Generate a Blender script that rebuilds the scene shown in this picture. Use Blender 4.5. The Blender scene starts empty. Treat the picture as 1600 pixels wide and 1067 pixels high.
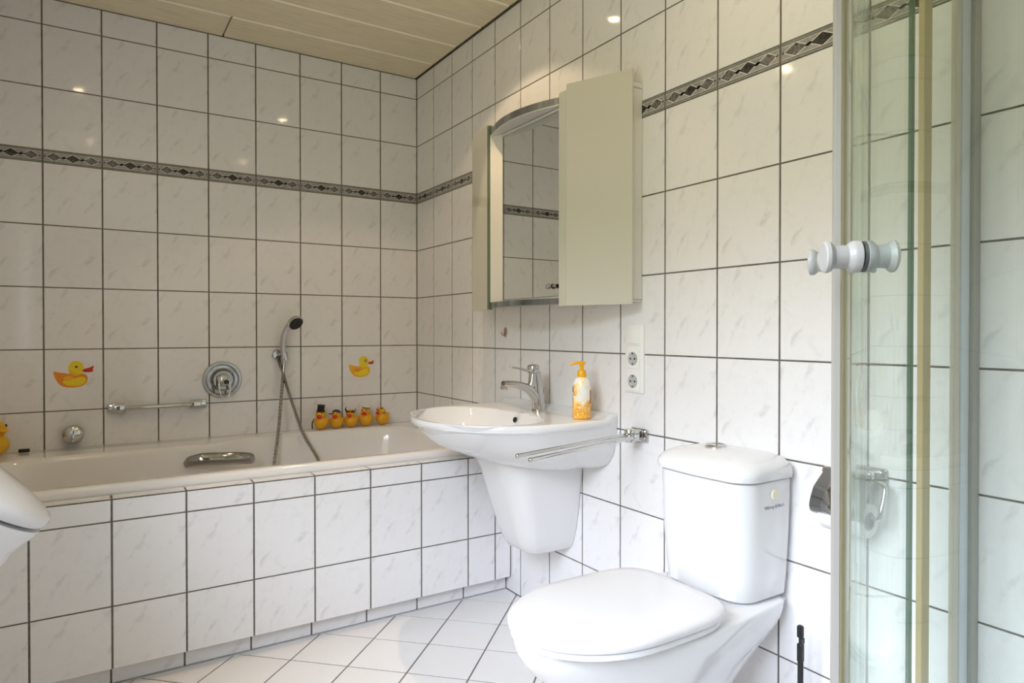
import bpy, bmesh, math, random
from mathutils import Vector, Matrix
random.seed(7)
PI = math.pi
SC = bpy.context.scene
COL = SC.collection

# ------------------------------------------------------------------ camera
yaw, pitch, roll = 0.57580, -0.00920, 0.0002
cy_, sy_, cp_, sp_ = math.cos(yaw), math.sin(yaw), math.cos(pitch), math.sin(pitch)
fw = Vector((sy_*cp_, cy_*cp_, sp_)); rt = Vector((cy_, -sy_, 0)); up = rt.cross(fw)
r2 = rt*math.cos(roll) + up*math.sin(roll); u2 = -rt*math.sin(roll) + up*math.cos(roll)
cam_d = bpy.data.cameras.new('camera'); cam = bpy.data.objects.new('camera', cam_d); COL.objects.link(cam)
m = Matrix((r2, u2, -fw)).transposed().to_4x4(); m.translation = Vector((-1.46709, -3.27255, 1.06692))
cam.matrix_world = m
cam_d.sensor_width = 36.0; cam_d.sensor_fit = 'HORIZONTAL'
cam_d.lens = 1055.42/1600*36
cam_d.shift_x = -15.96/1600; cam_d.shift_y = -6.29/1600
cam_d.clip_start = 0.02
SC.camera = cam

# ------------------------------------------------------------------ world, lights, exposure
SC.view_settings.view_transform = 'Standard'
SC.view_settings.look = 'None'
SC.view_settings.gamma = 1.0
SC.view_settings.use_curve_mapping = False
SC.view_settings.exposure = 0.03
SC.cycles.max_bounces = 14
SC.cycles.diffuse_bounces = 7
SC.cycles.glossy_bounces = 6
SC.cycles.transparent_max_bounces = 16
SC.cycles.sample_clamp_indirect = 6.0
SC.cycles.caustics_reflective = False
SC.cycles.caustics_refractive = False
SC.cycles.use_denoising = True

W = bpy.data.worlds.new('daylight'); SC.world = W; W.use_nodes = True
nt = W.node_tree; nt.nodes.clear()
o = nt.nodes.new('ShaderNodeOutputWorld'); bg = nt.nodes.new('ShaderNodeBackground')
tc = nt.nodes.new('ShaderNodeTexCoord'); sep = nt.nodes.new('ShaderNodeSeparateXYZ'); rp = nt.nodes.new('ShaderNodeValToRGB')
mp = nt.nodes.new('ShaderNodeMapRange'); mp.inputs['From Min'].default_value = -1; mp.inputs['From Max'].default_value = 1
nt.links.new(tc.outputs['Generated'], sep.inputs[0]); nt.links.new(sep.outputs['Z'], mp.inputs['Value'])
nt.links.new(mp.outputs[0], rp.inputs[0]); nt.links.new(rp.outputs[0], bg.inputs[0]); nt.links.new(bg.outputs[0], o.inputs[0])
e = rp.color_ramp.elements
e[0].position = 0.0; e[0].color = (.14, .15, .09, 1)          # lawn and garden below the horizon
e[1].position = 1.0; e[1].color = (.79, .85, 1.0, 1)
x = e.new(.49); x.color = (.11, .105, .07, 1)
x = e.new(.635); x.color = (.11, .11, .075, 1)                  # trees and hedge up to about fifteen degrees
x = e.new(.70); x.color = (.79, .84, 1.0, 1)
bg.inputs[1].default_value = 29.0

XL, YN, ZC = -1.82, -3.56, 2.385     # left wall, near wall, ceiling
WY0, WY1, WZ0, WZ1 = -3.35, -1.97, 0.90, 2.16   # window opening in the left wall
pl = bpy.data.lights.new('window_portal', 'AREA'); pl.shape = 'RECTANGLE'; pl.size = WY1-WY0-.04; pl.size_y = WZ1-WZ0-.04
pl.cycles.is_portal = True
po = bpy.data.objects.new('window_portal', pl); COL.objects.link(po)
po.location = (XL-.20, (WY0+WY1)/2, (WZ0+WZ1)/2); po.rotation_euler = (0, -PI/2, 0)
po.rotation_euler = Matrix(((0, 0, -1), (1, 0, 0), (0, -1, 0))).to_euler()   # -Z faces +X (into the room)
SPOT_W = 4.2
WARM = (1.0, .74, .47)

# ------------------------------------------------------------------ materials
def mat(name, col=(.8, .8, .8), rough=.5, metal=0.0, spec=.5, coat=0.0, trans=0, ior=1.45, emit=None, es=0):
    m = bpy.data.materials.new(name); m.use_nodes = True
    b = m.node_tree.nodes['Principled BSDF']
    b.inputs['Base Color'].default_value = (*col, 1); b.inputs['Roughness'].default_value = rough
    b.inputs['Metallic'].default_value = metal; b.inputs['Specular IOR Level'].default_value = spec
    b.inputs['Coat Weight'].default_value = coat; b.inputs['Coat Roughness'].default_value = .04
    b.inputs['Transmission Weight'].default_value = trans; b.inputs['IOR'].default_value = ior
    if emit: b.inputs['Emission Color'].default_value = (*emit, 1); b.inputs['Emission Strength'].default_value = es
    return m
def nodes(m): return m.node_tree.nodes, m.node_tree.links, m.node_tree.nodes['Principled BSDF']
def N(nn, typ, **kw):
    n = nn.new(typ)
    for k, v in kw.items():
        if k.startswith('i_'): n.inputs[k[2:].replace('_', ' ')].default_value = v
        else: setattr(n, k, v)
    return n
def ramp(nn, pts):
    r = nn.new('ShaderNodeValToRGB'); el = r.color_ramp.elements
    el[0].position, el[0].color = pts[0][0], (*pts[0][1], 1)
    el[1].position, el[1].color = pts[-1][0], (*pts[-1][1], 1)
    for p, c in pts[1:-1]:
        q = el.new(p); q.color = (*c, 1)
    return r

def marble(name, base=(.80, .793, .795), vein=(.47, .465, .47), rough=.07, amount=1.0, bump=.05):
    """glazed wall tile with diagonal grey veins; the print sits in each tile's own coordinates"""
    m = mat(name, base, rough); nn, ll, b = nodes(m)
    tc = nn.new('ShaderNodeTexCoord'); info = nn.new('ShaderNodeObjectInfo')
    def MA(op, a_, b_=None, c_=None, clamp=False):
        q = N(nn, 'ShaderNodeMath', operation=op, use_clamp=clamp)
        for i_, v in enumerate((a_, b_, c_)):
            if v is None: continue
            if isinstance(v, (int, float)): q.inputs[i_].default_value = v
            else: ll.new(v, q.inputs[i_])
        return q.outputs[0]
    fl = MA('FLOOR', MA('MULTIPLY', info.outputs['Random'], 3.0))      # three different prints
    cmb = nn.new('ShaderNodeCombineXYZ'); ll.new(MA('MULTIPLY', fl, .37), cmb.inputs[1])
    off = N(nn, 'ShaderNodeVectorMath', operation='ADD'); ll.new(tc.outputs['Object'], off.inputs[0]); ll.new(cmb.outputs[0], off.inputs[1])
    V = off.outputs[0]
    def NO(scale, det, rough=.6, dist=0.0):
        q = N(nn, 'ShaderNodeTexNoise', i_Scale=scale, i_Detail=det, i_Roughness=rough, i_Distortion=dist); ll.new(V, q.inputs['Vector']); return q.outputs[0]
    dot = N(nn, 'ShaderNodeVectorMath', operation='DOT_PRODUCT'); ll.new(tc.outputs['Object'], dot.inputs[0]); dot.inputs[1].default_value = (.875, 0, -.485)
    wob = MA('ADD', MA('MULTIPLY', MA('SUBTRACT', NO(9, 2), .5), .075), MA('MULTIPLY', MA('SUBTRACT', NO(55, 6, .7), .5), .030))
    d = MA('ADD', MA('ADD', dot.outputs['Value'], MA('MULTIPLY', fl, .021)), wob)
    pp = MA('PINGPONG', d, .036)                                       # distance from the nearest diagonal vein
    core = nn.new('ShaderNodeMapRange'); core.interpolation_type = 'SMOOTHSTEP'; ll.new(pp, core.inputs['Value'])
    core.inputs['From Min'].default_value = .0105; core.inputs['From Max'].default_value = .0; core.inputs['To Min'].default_value = 0; core.inputs['To Max'].default_value = 1
    msk = nn.new('ShaderNodeMapRange'); msk.interpolation_type = 'SMOOTHSTEP'; ll.new(NO(15, 4, .6, .4), msk.inputs['Value'])
    msk.inputs['From Min'].default_value = .47; msk.inputs['From Max'].default_value = .66
    cl = nn.new('ShaderNodeMapRange'); ll.new(NO(24, 6, .7, .5), cl.inputs['Value']); cl.inputs['From Min'].default_value = .5; cl.inputs['From Max'].default_value = .85; cl.inputs['To Max'].default_value = .22*amount
    sv = MA('MULTIPLY_ADD', MA('MULTIPLY', core.outputs[0], msk.outputs[0]), .40*amount, cl.outputs[0], clamp=True)
    mx = nn.new('ShaderNodeMix'); mx.data_type = 'RGBA'; ll.new(sv, mx.inputs[0])
    mx.inputs[6].default_value = (*base, 1); mx.inputs[7].default_value = (*vein, 1); ll.new(mx.outputs[2], b.inputs['Base Color'])
    if bump:
        n4 = N(nn, 'ShaderNodeTexNoise', i_Scale=14.0, i_Detail=1.0); ll.new(tc.outputs['Object'], n4.inputs['Vector'])
        bp = N(nn, 'ShaderNodeBump'); bp.inputs['Strength'].default_value = bump; bp.inputs['Distance'].default_value = .004
        ll.new(n4.outputs[0], bp.inputs['Height']); ll.new(bp.outputs[0], b.inputs['Normal'])
    return m

M = {}
M['tile'] = marble('marbled_wall_tile')
M['floor_tile'] = marble('glazed_floor_tile', base=(.83, .82, .82), vein=(.72, .71, .70), rough=.22, amount=.5)
M['grout'] = mat('dark_grout', (.14, .125, .11), .9)
nn, ll, b = nodes(M['grout'])
n = N(nn, 'ShaderNodeTexNoise', i_Scale=60.0, i_Detail=4.0); r = ramp(nn, [(.3, (.105, .093, .08)), (.7, (.18, .165, .145))])
ll.new(n.outputs[0], r.inputs[0]); ll.new(r.outputs[0], b.inputs['Base Color'])
M['floor_grout'] = mat('floor_grout', (.165, .145, .14), .9)
M['silicone'] = mat('silicone_joint', (.45, .45, .46), .5)
M['plaster'] = mat('white_paint', (.8, .79, .77), .7)
M['ceramic'] = mat('white_sanitary_ceramic', (.75, .75, .755), .07, coat=.3)
M['acrylic'] = mat('white_tub_enamel', (.78, .765, .755), .12, coat=.3)
M['plastic'] = mat('white_plastic', (.82, .82, .80), .28)
M['seat'] = mat('white_seat_plastic', (.71, .705, .71), .12)
M['knobplastic'] = mat('grey_white_knob_plastic', (.42, .42, .42), .3)
M['cream'] = mat('cream_plastic', (.80, .75, .60), .4)
M['chrome'] = mat('chrome', (.62, .62, .62), .05, 1.0)
M['satin'] = mat('satin_aluminium', (.60, .60, .60), .28, 1.0)
M['steel'] = mat('polished_steel', (.36, .35, .335), .09, 1.0)
M['darkmetal'] = mat('brushed_dark_trim', (.26, .27, .27), .35, .8)
nn, ll, b = nodes(M['darkmetal']); tcx = nn.new('ShaderNodeTexCoord'); mpp = N(nn, 'ShaderNodeMapping'); mpp.inputs['Scale'].default_value = (40, 14, 2)
n = N(nn, 'ShaderNodeTexNoise', i_Scale=1.0, i_Detail=2.0); r = ramp(nn, [(.35, (.13, .14, .15)), (.65, (.36, .38, .38))])
ll.new(tcx.outputs['Object'], mpp.inputs[0]); ll.new(mpp.outputs[0], n.inputs[0]); ll.new(n.outputs[0], r.inputs[0]); ll.new(r.outputs[0], b.inputs['Base Color'])
M['mirror'] = mat('mirror_glass', (.80, .83, .80), .0, 1.0)
M['door'] = mat('pale_lacquered_glass', (.58, .57, .48), .10, coat=.3)
M['cabinet'] = mat('cabinet_white_board', (.72, .70, .64), .35)
M['glassedge'] = mat('green_glass_edge', (.10, .15, .10), .12)
M['frost'] = mat('frosted_glass_strip', (.55, .56, .48), .25)
M['black'] = mat('black_plastic', (.012, .012, .013), .3)
M['rubberblack'] = mat('black_rubber', (.02, .02, .02), .6)
M['seal'] = mat('yellowed_seal', (.47, .40, .22), .35)
M['sealpale'] = mat('pale_seal', (.62, .58, .50), .3)
M['profile'] = mat('grey_painted_profile', (.36, .36, .33), .35)
M['profilelight'] = mat('light_profile', (.62, .66, .70), .3)
M['leadgrey'] = mat('pale_grey_profile', (.36, .35, .32), .4)
M['glassgreen'] = mat('green_pane_edge', (.10, .19, .12), .15)
M['yellow'] = mat('yellow_rubber', (.72, .36, .01), .35)
M['red'] = mat('red_beak', (.65, .02, .015), .35)
M['navy'] = mat('navy_cap', (.015, .03, .10), .5)
M['white'] = mat('white_cloth', (.75, .73, .68), .6)
M['brown'] = mat('dark_brown', (.06, .03, .02), .5)
M['olive'] = mat('olive_band', (.20, .19, .05), .5)
M['pump'] = mat('orange_yellow_pump', (.88, .42, .01), .3)
M['paper'] = mat('tissue_paper', (.82, .81, .80), .9)
M['card'] = mat('grey_cardboard', (.33, .31, .30), .9)
M['hook'] = mat('brownish_hook_plastic', (.36, .24, .19), .25)
M['lamp'] = mat('halogen_lamp', (1, .9, .7), .3, emit=(1.0, .78, .50), es=60)
M['text'] = mat('grey_print', (.30, .30, .32), .5)
M['pvc'] = mat('white_window_frame', (.82, .83, .83), .3)

def glass(name, tint):
    m = bpy.data.materials.new(name); m.use_nodes = True; nn = m.node_tree.nodes; ll = m.node_tree.links; nn.clear()
    out = nn.new('ShaderNodeOutputMaterial'); mx = nn.new('ShaderNodeMixShader'); t = nn.new('ShaderNodeBsdfTransparent'); g = nn.new('ShaderNodeBsdfGlossy')
    f = nn.new('ShaderNodeFresnel'); geo = nn.new('ShaderNodeNewGeometry'); io = nn.new('ShaderNodeMapRange')
    io.inputs['To Min'].default_value = 1.48; io.inputs['To Max'].default_value = 1/1.48      # the same reflectance on both faces of the pane
    ll.new(geo.outputs['Backfacing'], io.inputs['Value']); ll.new(io.outputs[0], f.inputs[0])
    t.inputs[0].default_value = (*tint, 1); g.inputs['Roughness'].default_value = .0; g.inputs[0].default_value = (.95, 1, .97, 1)
    ll.new(f.outputs[0], mx.inputs[0]); ll.new(t.outputs[0], mx.inputs[1]); ll.new(g.outputs[0], mx.inputs[2]); ll.new(mx.outputs[0], out.inputs[0])
    return m
M['glass'] = glass('shower_glass', (.955, .98, .965))
M['winglass'] = glass('window_glass', (.98, .99, .98))

# cream ceiling panel with a faint embossed grain along its length
M['ceiling'] = mat('cream_ceiling_panel', (.74, .66, .49), .5)
nn, ll, b = nodes(M['ceiling']); tcx = nn.new('ShaderNodeTexCoord'); mpp = N(nn, 'ShaderNodeMapping'); mpp.inputs['Scale'].default_value = (5, 60, 5)
n = N(nn, 'ShaderNodeTexNoise', i_Scale=1.5, i_Detail=5.0, i_Distortion=.6); r = ramp(nn, [(.3, (.66, .58, .42)), (.55, (.76, .68, .50))])
ll.new(tcx.outputs['Object'], mpp.inputs[0]); ll.new(mpp.outputs[0], n.inputs[0]); ll.new(n.outputs[0], r.inputs[0]); ll.new(r.outputs[0], b.inputs['Base Color'])
bp = N(nn, 'ShaderNodeBump'); bp.inputs['Strength'].default_value = .25; bp.inputs['Distance'].default_value = .002
ll.new(n.outputs[0], bp.inputs['Height']); ll.new(bp.outputs[0], b.inputs['Normal'])

M['ceiling_edge_highlight'] = mat('ceiling_panel_edge_highlight', (.92, .86, .70), .3)  # paler cream: the light caught along the panel bevels, put into the colour
# grey marble print for the diamonds of the frieze
def veiny(name, c0, c1, sc=60):
    m = mat(name, c0, .15); nn, ll, b = nodes(m); t = nn.new('ShaderNodeTexCoord')
    n = N(nn, 'ShaderNodeTexNoise', i_Scale=sc, i_Detail=5.0, i_Roughness=.7, i_Distortion=1.0); r = ramp(nn, [(.36, c0), (.62, c1)])
    ll.new(t.outputs['Object'], n.inputs['Vector']); ll.new(n.outputs[0], r.inputs[0]); ll.new(r.outputs[0], b.inputs['Base Color']); return m
M['b_bg'] = veiny('frieze_background', (.22, .22, .20), (.36, .355, .335), 30)
M['b_line'] = mat('frieze_rail', (.20, .19, .15), .2)
M['b_white'] = mat('frieze_white', (.70, .68, .66), .15)
M['b_grey'] = veiny('frieze_grey_diamond', (.02, .019, .018), (.22, .205, .20))
M['b_dark'] = veiny('frieze_dark_diamond', (.006, .006, .006), (.07, .07, .065))
M['b_black'] = mat('frieze_black', (.012, .012, .013), .15)

# soap bottle print: white with honeycomb and orange cream swirls
M['bottle'] = mat('honey_print_bottle', (.85, .84, .80), .22, coat=.3)
nn, ll, b = nodes(M['bottle']); t = nn.new('ShaderNodeTexCoord')
vo = N(nn, 'ShaderNodeTexVoronoi', feature='DISTANCE_TO_EDGE', i_Scale=150.0); ll.new(t.outputs['Object'], vo.inputs['Vector'])
rv = ramp(nn, [(.02, (.95, .72, .20)), (.12, (.80, .30, .01))]); ll.new(vo.outputs['Distance'], rv.inputs[0])
ns = N(nn, 'ShaderNodeTexNoise', i_Scale=16.0, i_Detail=2.0, i_Distortion=.8); ll.new(t.outputs['Object'], ns.inputs['Vector'])
sp = nn.new('ShaderNodeSeparateXYZ'); ll.new(t.outputs['Object'], sp.inputs[0])
zz = N(nn, 'ShaderNodeMath', operation='MULTIPLY_ADD'); ll.new(sp.outputs['Z'], zz.inputs[0]); zz.inputs[1].default_value = -3.2; zz.inputs[2].default_value = .275
ad = N(nn, 'ShaderNodeMath', operation='ADD'); ll.new(zz.outputs[0], ad.inputs[0]); ll.new(ns.outputs[0], ad.inputs[1])
rm = ramp(nn, [(.50, (0, 0, 0)), (.56, (1, 1, 1))]); ll.new(ad.outputs[0], rm.inputs[0])
n2 = N(nn, 'ShaderNodeTexNoise', i_Scale=30.0, i_Detail=2.0); ll.new(t.outputs['Object'], n2.inputs['Vector'])
r2_ = ramp(nn, [(.45, (.88, .86, .78)), (.62, (.92, .66, .16))]); ll.new(n2.outputs[0], r2_.inputs[0])
ma = nn.new('ShaderNodeMix'); ma.data_type = 'RGBA'; ma.inputs[6].default_value = (.86, .85, .81, 1)
ll.new(rm.outputs[0], ma.inputs[0]); ll.new(rv.outputs[0], ma.inputs[7])
rb = ramp(nn, [(.40, (0, 0, 0)), (.47, (1, 1, 1))]); ll.new(ad.outputs[0], rb.inputs[0])
mb = nn.new('ShaderNodeMix'); mb.data_type = 'RGBA'; mb.inputs[6].default_value = (.86, .85, .82, 1); ll.new(rb.outputs[0], mb.inputs[0]); ll.new(r2_.outputs[0], mb.inputs[7])
mc = nn.new('ShaderNodeMix'); mc.data_type = 'RGBA'; ll.new(rm.outputs[0], mc.inputs[0]); ll.new(mb.outputs[2], mc.inputs[6]); ll.new(rv.outputs[0], mc.inputs[7])
ll.new(mc.outputs[2], b.inputs['Base Color'])
M['bottlemark'] = mat('dark_bottle_print', (.05, .02, .05), .4)

# ------------------------------------------------------------------ helpers
def link(name, me, mats=None, parent=None, loc=None, rot=None, smooth=False):
    ob = bpy.data.objects.new(name, me); COL.objects.link(ob)
    if mats:
        for q in (mats if isinstance(mats, (list, tuple)) else [mats]): me.materials.append(q)
    if smooth:
        for p in me.polygons: p.use_smooth = True
    if parent is not None: ob.parent = parent
    if loc is not None: ob.location = loc
    if rot is not None: ob.rotation_euler = rot
    return ob
def inst(name, me, parent=None, loc=(0, 0, 0), rot=(0, 0, 0)):
    ob = bpy.data.objects.new(name, me); COL.objects.link(ob); ob.parent = parent; ob.location = loc; ob.rotation_euler = rot; return ob
def thing(name, label, cat, loc=(0, 0, 0), rot=(0, 0, 0), group=None):
    ob = bpy.data.objects.new(name, None); COL.objects.link(ob); ob.empty_display_size = .05
    ob.location = loc; ob.rotation_euler = rot; ob['label'] = label; ob['category'] = cat
    if group: ob['group'] = group
    return ob
def mesh(vs, fs, name='mesh'):
    me = bpy.data.meshes.new(name); me.from_pydata([tuple(v) for v in vs], [], fs); me.update(); return me
def bm_mesh(bm, name='mesh'):
    bmesh.ops.recalc_face_normals(bm, faces=bm.faces)
    me = bpy.data.meshes.new(name); bm.to_mesh(me); bm.free(); return me
def autosmooth(ob, ang=40):
    me = ob.data
    for p in me.polygons: p.use_smooth = True
    bm = bmesh.new(); bm.from_mesh(me)
    for ed in bm.edges:
        if len(ed.link_faces) == 2 and ed.calc_face_angle(0) > math.radians(ang): ed.smooth = False
    bm.to_mesh(me); bm.free(); return ob
def add_box(bm, lo, hi, bev=0.0, seg=2, M4=None):
    r = bmesh.ops.create_cube(bm, size=1); vs = r['verts']
    S = Matrix.Diagonal((hi[0]-lo[0], hi[1]-lo[1], hi[2]-lo[2], 1)); T = Matrix.Translation([(a+b_)/2 for a, b_ in zip(lo, hi)])
    X = T @ S
    if M4 is not None: X = M4 @ X
    bmesh.ops.transform(bm, matrix=X, verts=vs)
    if bev > 0:
        es = set(e for v in vs for e in v.link_edges)
        bmesh.ops.bevel(bm, geom=list(es), offset=bev, segments=seg, affect='EDGES', profile=.5)
def box(name, lo, hi, m, parent=None, bev=0.0, seg=2, M4=None):
    bm = bmesh.new(); add_box(bm, lo, hi, bev, seg, M4); ob = link(name, bm_mesh(bm, name), m, parent)
    return autosmooth(ob) if bev else ob
def loft(rings, cap0=True, cap1=True, name='loft', closed=True):
    vs = [v for r in rings for v in r]; n = len(rings[0]); fs = []
    for i in range(len(rings)-1):
        for j in range(n if closed else n-1):
            a, b_ = i*n+j, i*n+(j+1) % n; fs.append((a, b_, b_+n, a+n))
    if cap0: fs.append(tuple(range(n))[::-1])
    if cap1: fs.append(tuple(range((len(rings)-1)*n, len(rings)*n)))
    bm = bmesh.new(); bv = [bm.verts.new(v) for v in vs]
    for f in fs:
        try: bm.faces.new([bv[k] for k in f])
        except ValueError: pass
    return bm_mesh(bm, name)
def frame_from(d):
    d = Vector(d).normalized(); a = Vector((0, 0, 1)) if abs(d.z) < .9 else Vector((1, 0, 0))
    x = a.cross(d).normalized(); return x, d.cross(x).normalized(), d
def lathe_ring_mesh(prof, origin, axis, n=32, name='lathe'):
    """prof: (radius, distance along the axis)"""
    X, Y, D = frame_from(axis); O = Vector(origin); rings = []
    for r, h in prof:
        rings.append([O + D*h + X*(max(r, 1e-5)*math.cos(2*PI*k/n)) + Y*(max(r, 1e-5)*math.sin(2*PI*k/n)) for k in range(n)])
    return loft(rings, True, True, name)
def lathe(name, prof, origin, axis, m, parent=None, n=32, ang=35):
    return autosmooth(link(name, lathe_ring_mesh(prof, origin, axis, n, name), m, parent), ang)
def catmull(pts, k=8):
    P = [Vector(p) for p in pts]; P = [P[0]*2-P[1]] + P + [P[-1]*2-P[-2]]; out = []
    for i in range(1, len(P)-2):
        p0, p1, p2, p3 = P[i-1:i+3]
        for j in range(k):
            t = j/k; out.append(.5*((2*p1)+(p2-p0)*t+(2*p0-5*p1+4*p2-p3)*t*t+(3*p1-p0-3*p2+p3)*t**3))
    out.append(P[-2]); return out
def tube_mesh(pts, rad, n=12, name='tube', flat=1.0, spline=0):
    if spline:
        rr = rad if isinstance(rad, (list, tuple)) else None
        P = catmull(pts, spline)
        if rr:
            rad = [rr[min(int(i/spline), len(rr)-2)]*(1-(i/spline-min(int(i/spline), len(rr)-2))) + rr[min(int(i/spline), len(rr)-2)+1]*(i/spline-min(int(i/spline), len(rr)-2)) for i in range(len(P))]
    else: P = [Vector(p) for p in pts]
    if not isinstance(rad, (list, tuple)): rad = [rad]*len(P)
    rings = []; X = None
    for i, p in enumerate(P):
        d = (P[min(i+1, len(P)-1)]-P[max(i-1, 0)]).normalized()
        if X is None: X, Y, _ = frame_from(d)
        else:
            X = (X - d*X.dot(d)).normalized()
        Y = d.cross(X)
        rings.append([p + X*rad[i]*math.cos(2*PI*k/n) + Y*(rad[i]*flat)*math.sin(2*PI*k/n) for k in range(n)])
    return loft(rings, True, True, name)
def tube(name, pts, rad, m, parent=None, n=12, flat=1.0, spline=0):
    return autosmooth(link(name, tube_mesh(pts, rad, n, name, flat, spline), m, parent), 50)
def prism(name, poly, z0, z1, m, parent=None, bev=0.0, M4=None):
    bm = bmesh.new(); lo = [bm.verts.new((p[0], p[1], z0)) for p in poly]; hi = [bm.verts.new((p[0], p[1], z1)) for p in poly]; k = len(poly)
    bm.faces.new(lo[::-1]); bm.faces.new(hi)
    for i in range(k): bm.faces.new((lo[i], lo[(i+1) % k], hi[(i+1) % k], hi[i]))
    if bev: bmesh.ops.bevel(bm, geom=list(bm.edges), offset=bev, segments=2, affect='EDGES')
    if M4 is not None: bmesh.ops.transform(bm, matrix=M4, verts=bm.verts)
    return autosmooth(link(name, bm_mesh(bm, name), m, parent), 35)
def ellipsoid(bm, c, r, rot=None, u=20, v=14):
    q = bmesh.ops.create_uvsphere(bm, u_segments=u, v_segments=v, radius=1)
    X = Matrix.Translation(c) @ (rot.to_4x4() if rot else Matrix.Identity(4)) @ Matrix.Diagonal((*r, 1))
    bmesh.ops.transform(bm, matrix=X, verts=q['verts'])
def lerp(a, b_, t): return a+(b_-a)*t
def smooth01(t): t = max(0, min(1, t)); return t*t*(3-2*t)

# ------------------------------------------------------------------ tiles
TT = .0018      # a tile stands this far proud of the joint
_tc = {}
def tile_mesh(w, h, matkey='tile', bev=.0011):
    key = (round(w, 4), round(h, 4), matkey)
    if key in _tc: return _tc[key]
    a, c = w/2, h/2; vs = []
    for (x, z) in ((-a, -c), (a, -c), (a, c), (-a, c)): vs.append((x, TT, z))
    for (x, z) in ((-a, -c), (a, -c), (a, c), (-a, c)): vs.append((x, bev*.7, z))
    for (x, z) in ((-a+bev, -c+bev), (a-bev, -c+bev), (a-bev, c-bev), (-a+bev, c-bev)): vs.append((x, 0, z))
    fs = [(8, 9, 10, 11)]
    for i in range(4):
        j = (i+1) % 4; fs += [(i, j, j+4, i+4), (i+4, j+4, j+8, i+8)]
    me = mesh(vs, fs, 'tile'); me.materials.append(M[matkey]); _tc[key] = me; return me
GV, GH = .0056, .0044     # joint widths, upright and level

def frieze_mesh(w, h):
    """flat printed border tile: two rails, white edge lines, three diamonds joined by small black lozenges"""
    key = ('frieze', round(w, 4))
    if key in _tc: return _tc[key]
    vs, fs, mi = [], [], []
    def quad(pts, y, k):
        b0 = len(vs); vs.extend([(p[0], y, p[1]) for p in pts]); fs.append(tuple(range(b0, b0+len(pts)))); mi.append(k)
    a, c = w/2, h/2
    base = [(-a, -c), (a, -c), (a, c), (-a, c)]
    b0 = len(vs); vs.extend([(p[0], TT, p[1]) for p in base]); vs.extend([(p[0], 0, p[1]) for p in base])
    fs.append((b0+4, b0+5, b0+6, b0+7)); mi.append(0)
    for i in range(4): fs.append((b0+i, b0+(i+1) % 4, b0+4+(i+1) % 4, b0+4+i)); mi.append(0)
    def rib(z0, z1, k, hgt):
        b0 = len(vs); pts = [(-a, 0, z0), (a, 0, z0), (a, -hgt, z0+(z1-z0)*.3), (-a, -hgt, z0+(z1-z0)*.3), (a, -hgt, z0+(z1-z0)*.7), (-a, -hgt, z0+(z1-z0)*.7), (a, 0, z1), (-a, 0, z1)]
        vs.extend(pts); fs.extend([(b0, b0+1, b0+2, b0+3), (b0+3, b0+2, b0+4, b0+5), (b0+5, b0+4, b0+6, b0+7)]); mi.extend([k]*3)
    for s in (1, -1):
        rib(*sorted((s*c, s*(c-.0030))), 0, .0008)
        rib(*sorted((s*(c-.0036), s*(c-.0066))), 1, .0008)
        quad([(-a, s*(c-.0085)), (a, s*(c-.0085)), (a, s*(c-.0072)), (-a, s*(c-.0072))][::s], -.00012, 2)
    hh = c-.0072; step = w/3.0
    for k in range(3):
        cx = (k-1)*step*.965; hw = step*.415
        
        for s in (1, -1):
            quad([(cx-hw*1.22, s*hh*1.0), (cx, s*hh*.15), (cx+hw*1.22, s*hh*1.0)][::-s], -.00010, 2) if k == 9 else None
        quad([(cx-hw*1.16, 0), (cx, -hh*1.08), (cx+hw*1.16, 0), (cx, hh*1.08)], -.00015, 2)
        quad([(cx-hw, 0), (cx, -hh*.95), (cx+hw, 0), (cx, hh*.95)], -.00022, 4 if k == 1 else 3)
        for cc in (cx-step*.5, cx+step*.5):
            if abs(cc) < a-.004: quad([(cc-.0105, -.0006), (cc-.003, -.0046), (cc+.0105, .0006), (cc+.003, .0046)], -.00028, 5)
            else:
                g = a-.006 if cc > 0 else -a+.006
                quad([(g-.005, -.0006), (g-.001, -.0028), (g+.004, .0006), (g-.001, .0028)], -.00028, 5)
    me = mesh(vs, fs, 'frieze')
    for k in ('b_bg', 'b_line', 'b_white', 'b_grey', 'b_dark', 'b_black'): me.materials.append(M[k])
    for p, k in zip(me.polygons, mi): p.material_index = k
    _tc[key] = me; return me

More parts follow.
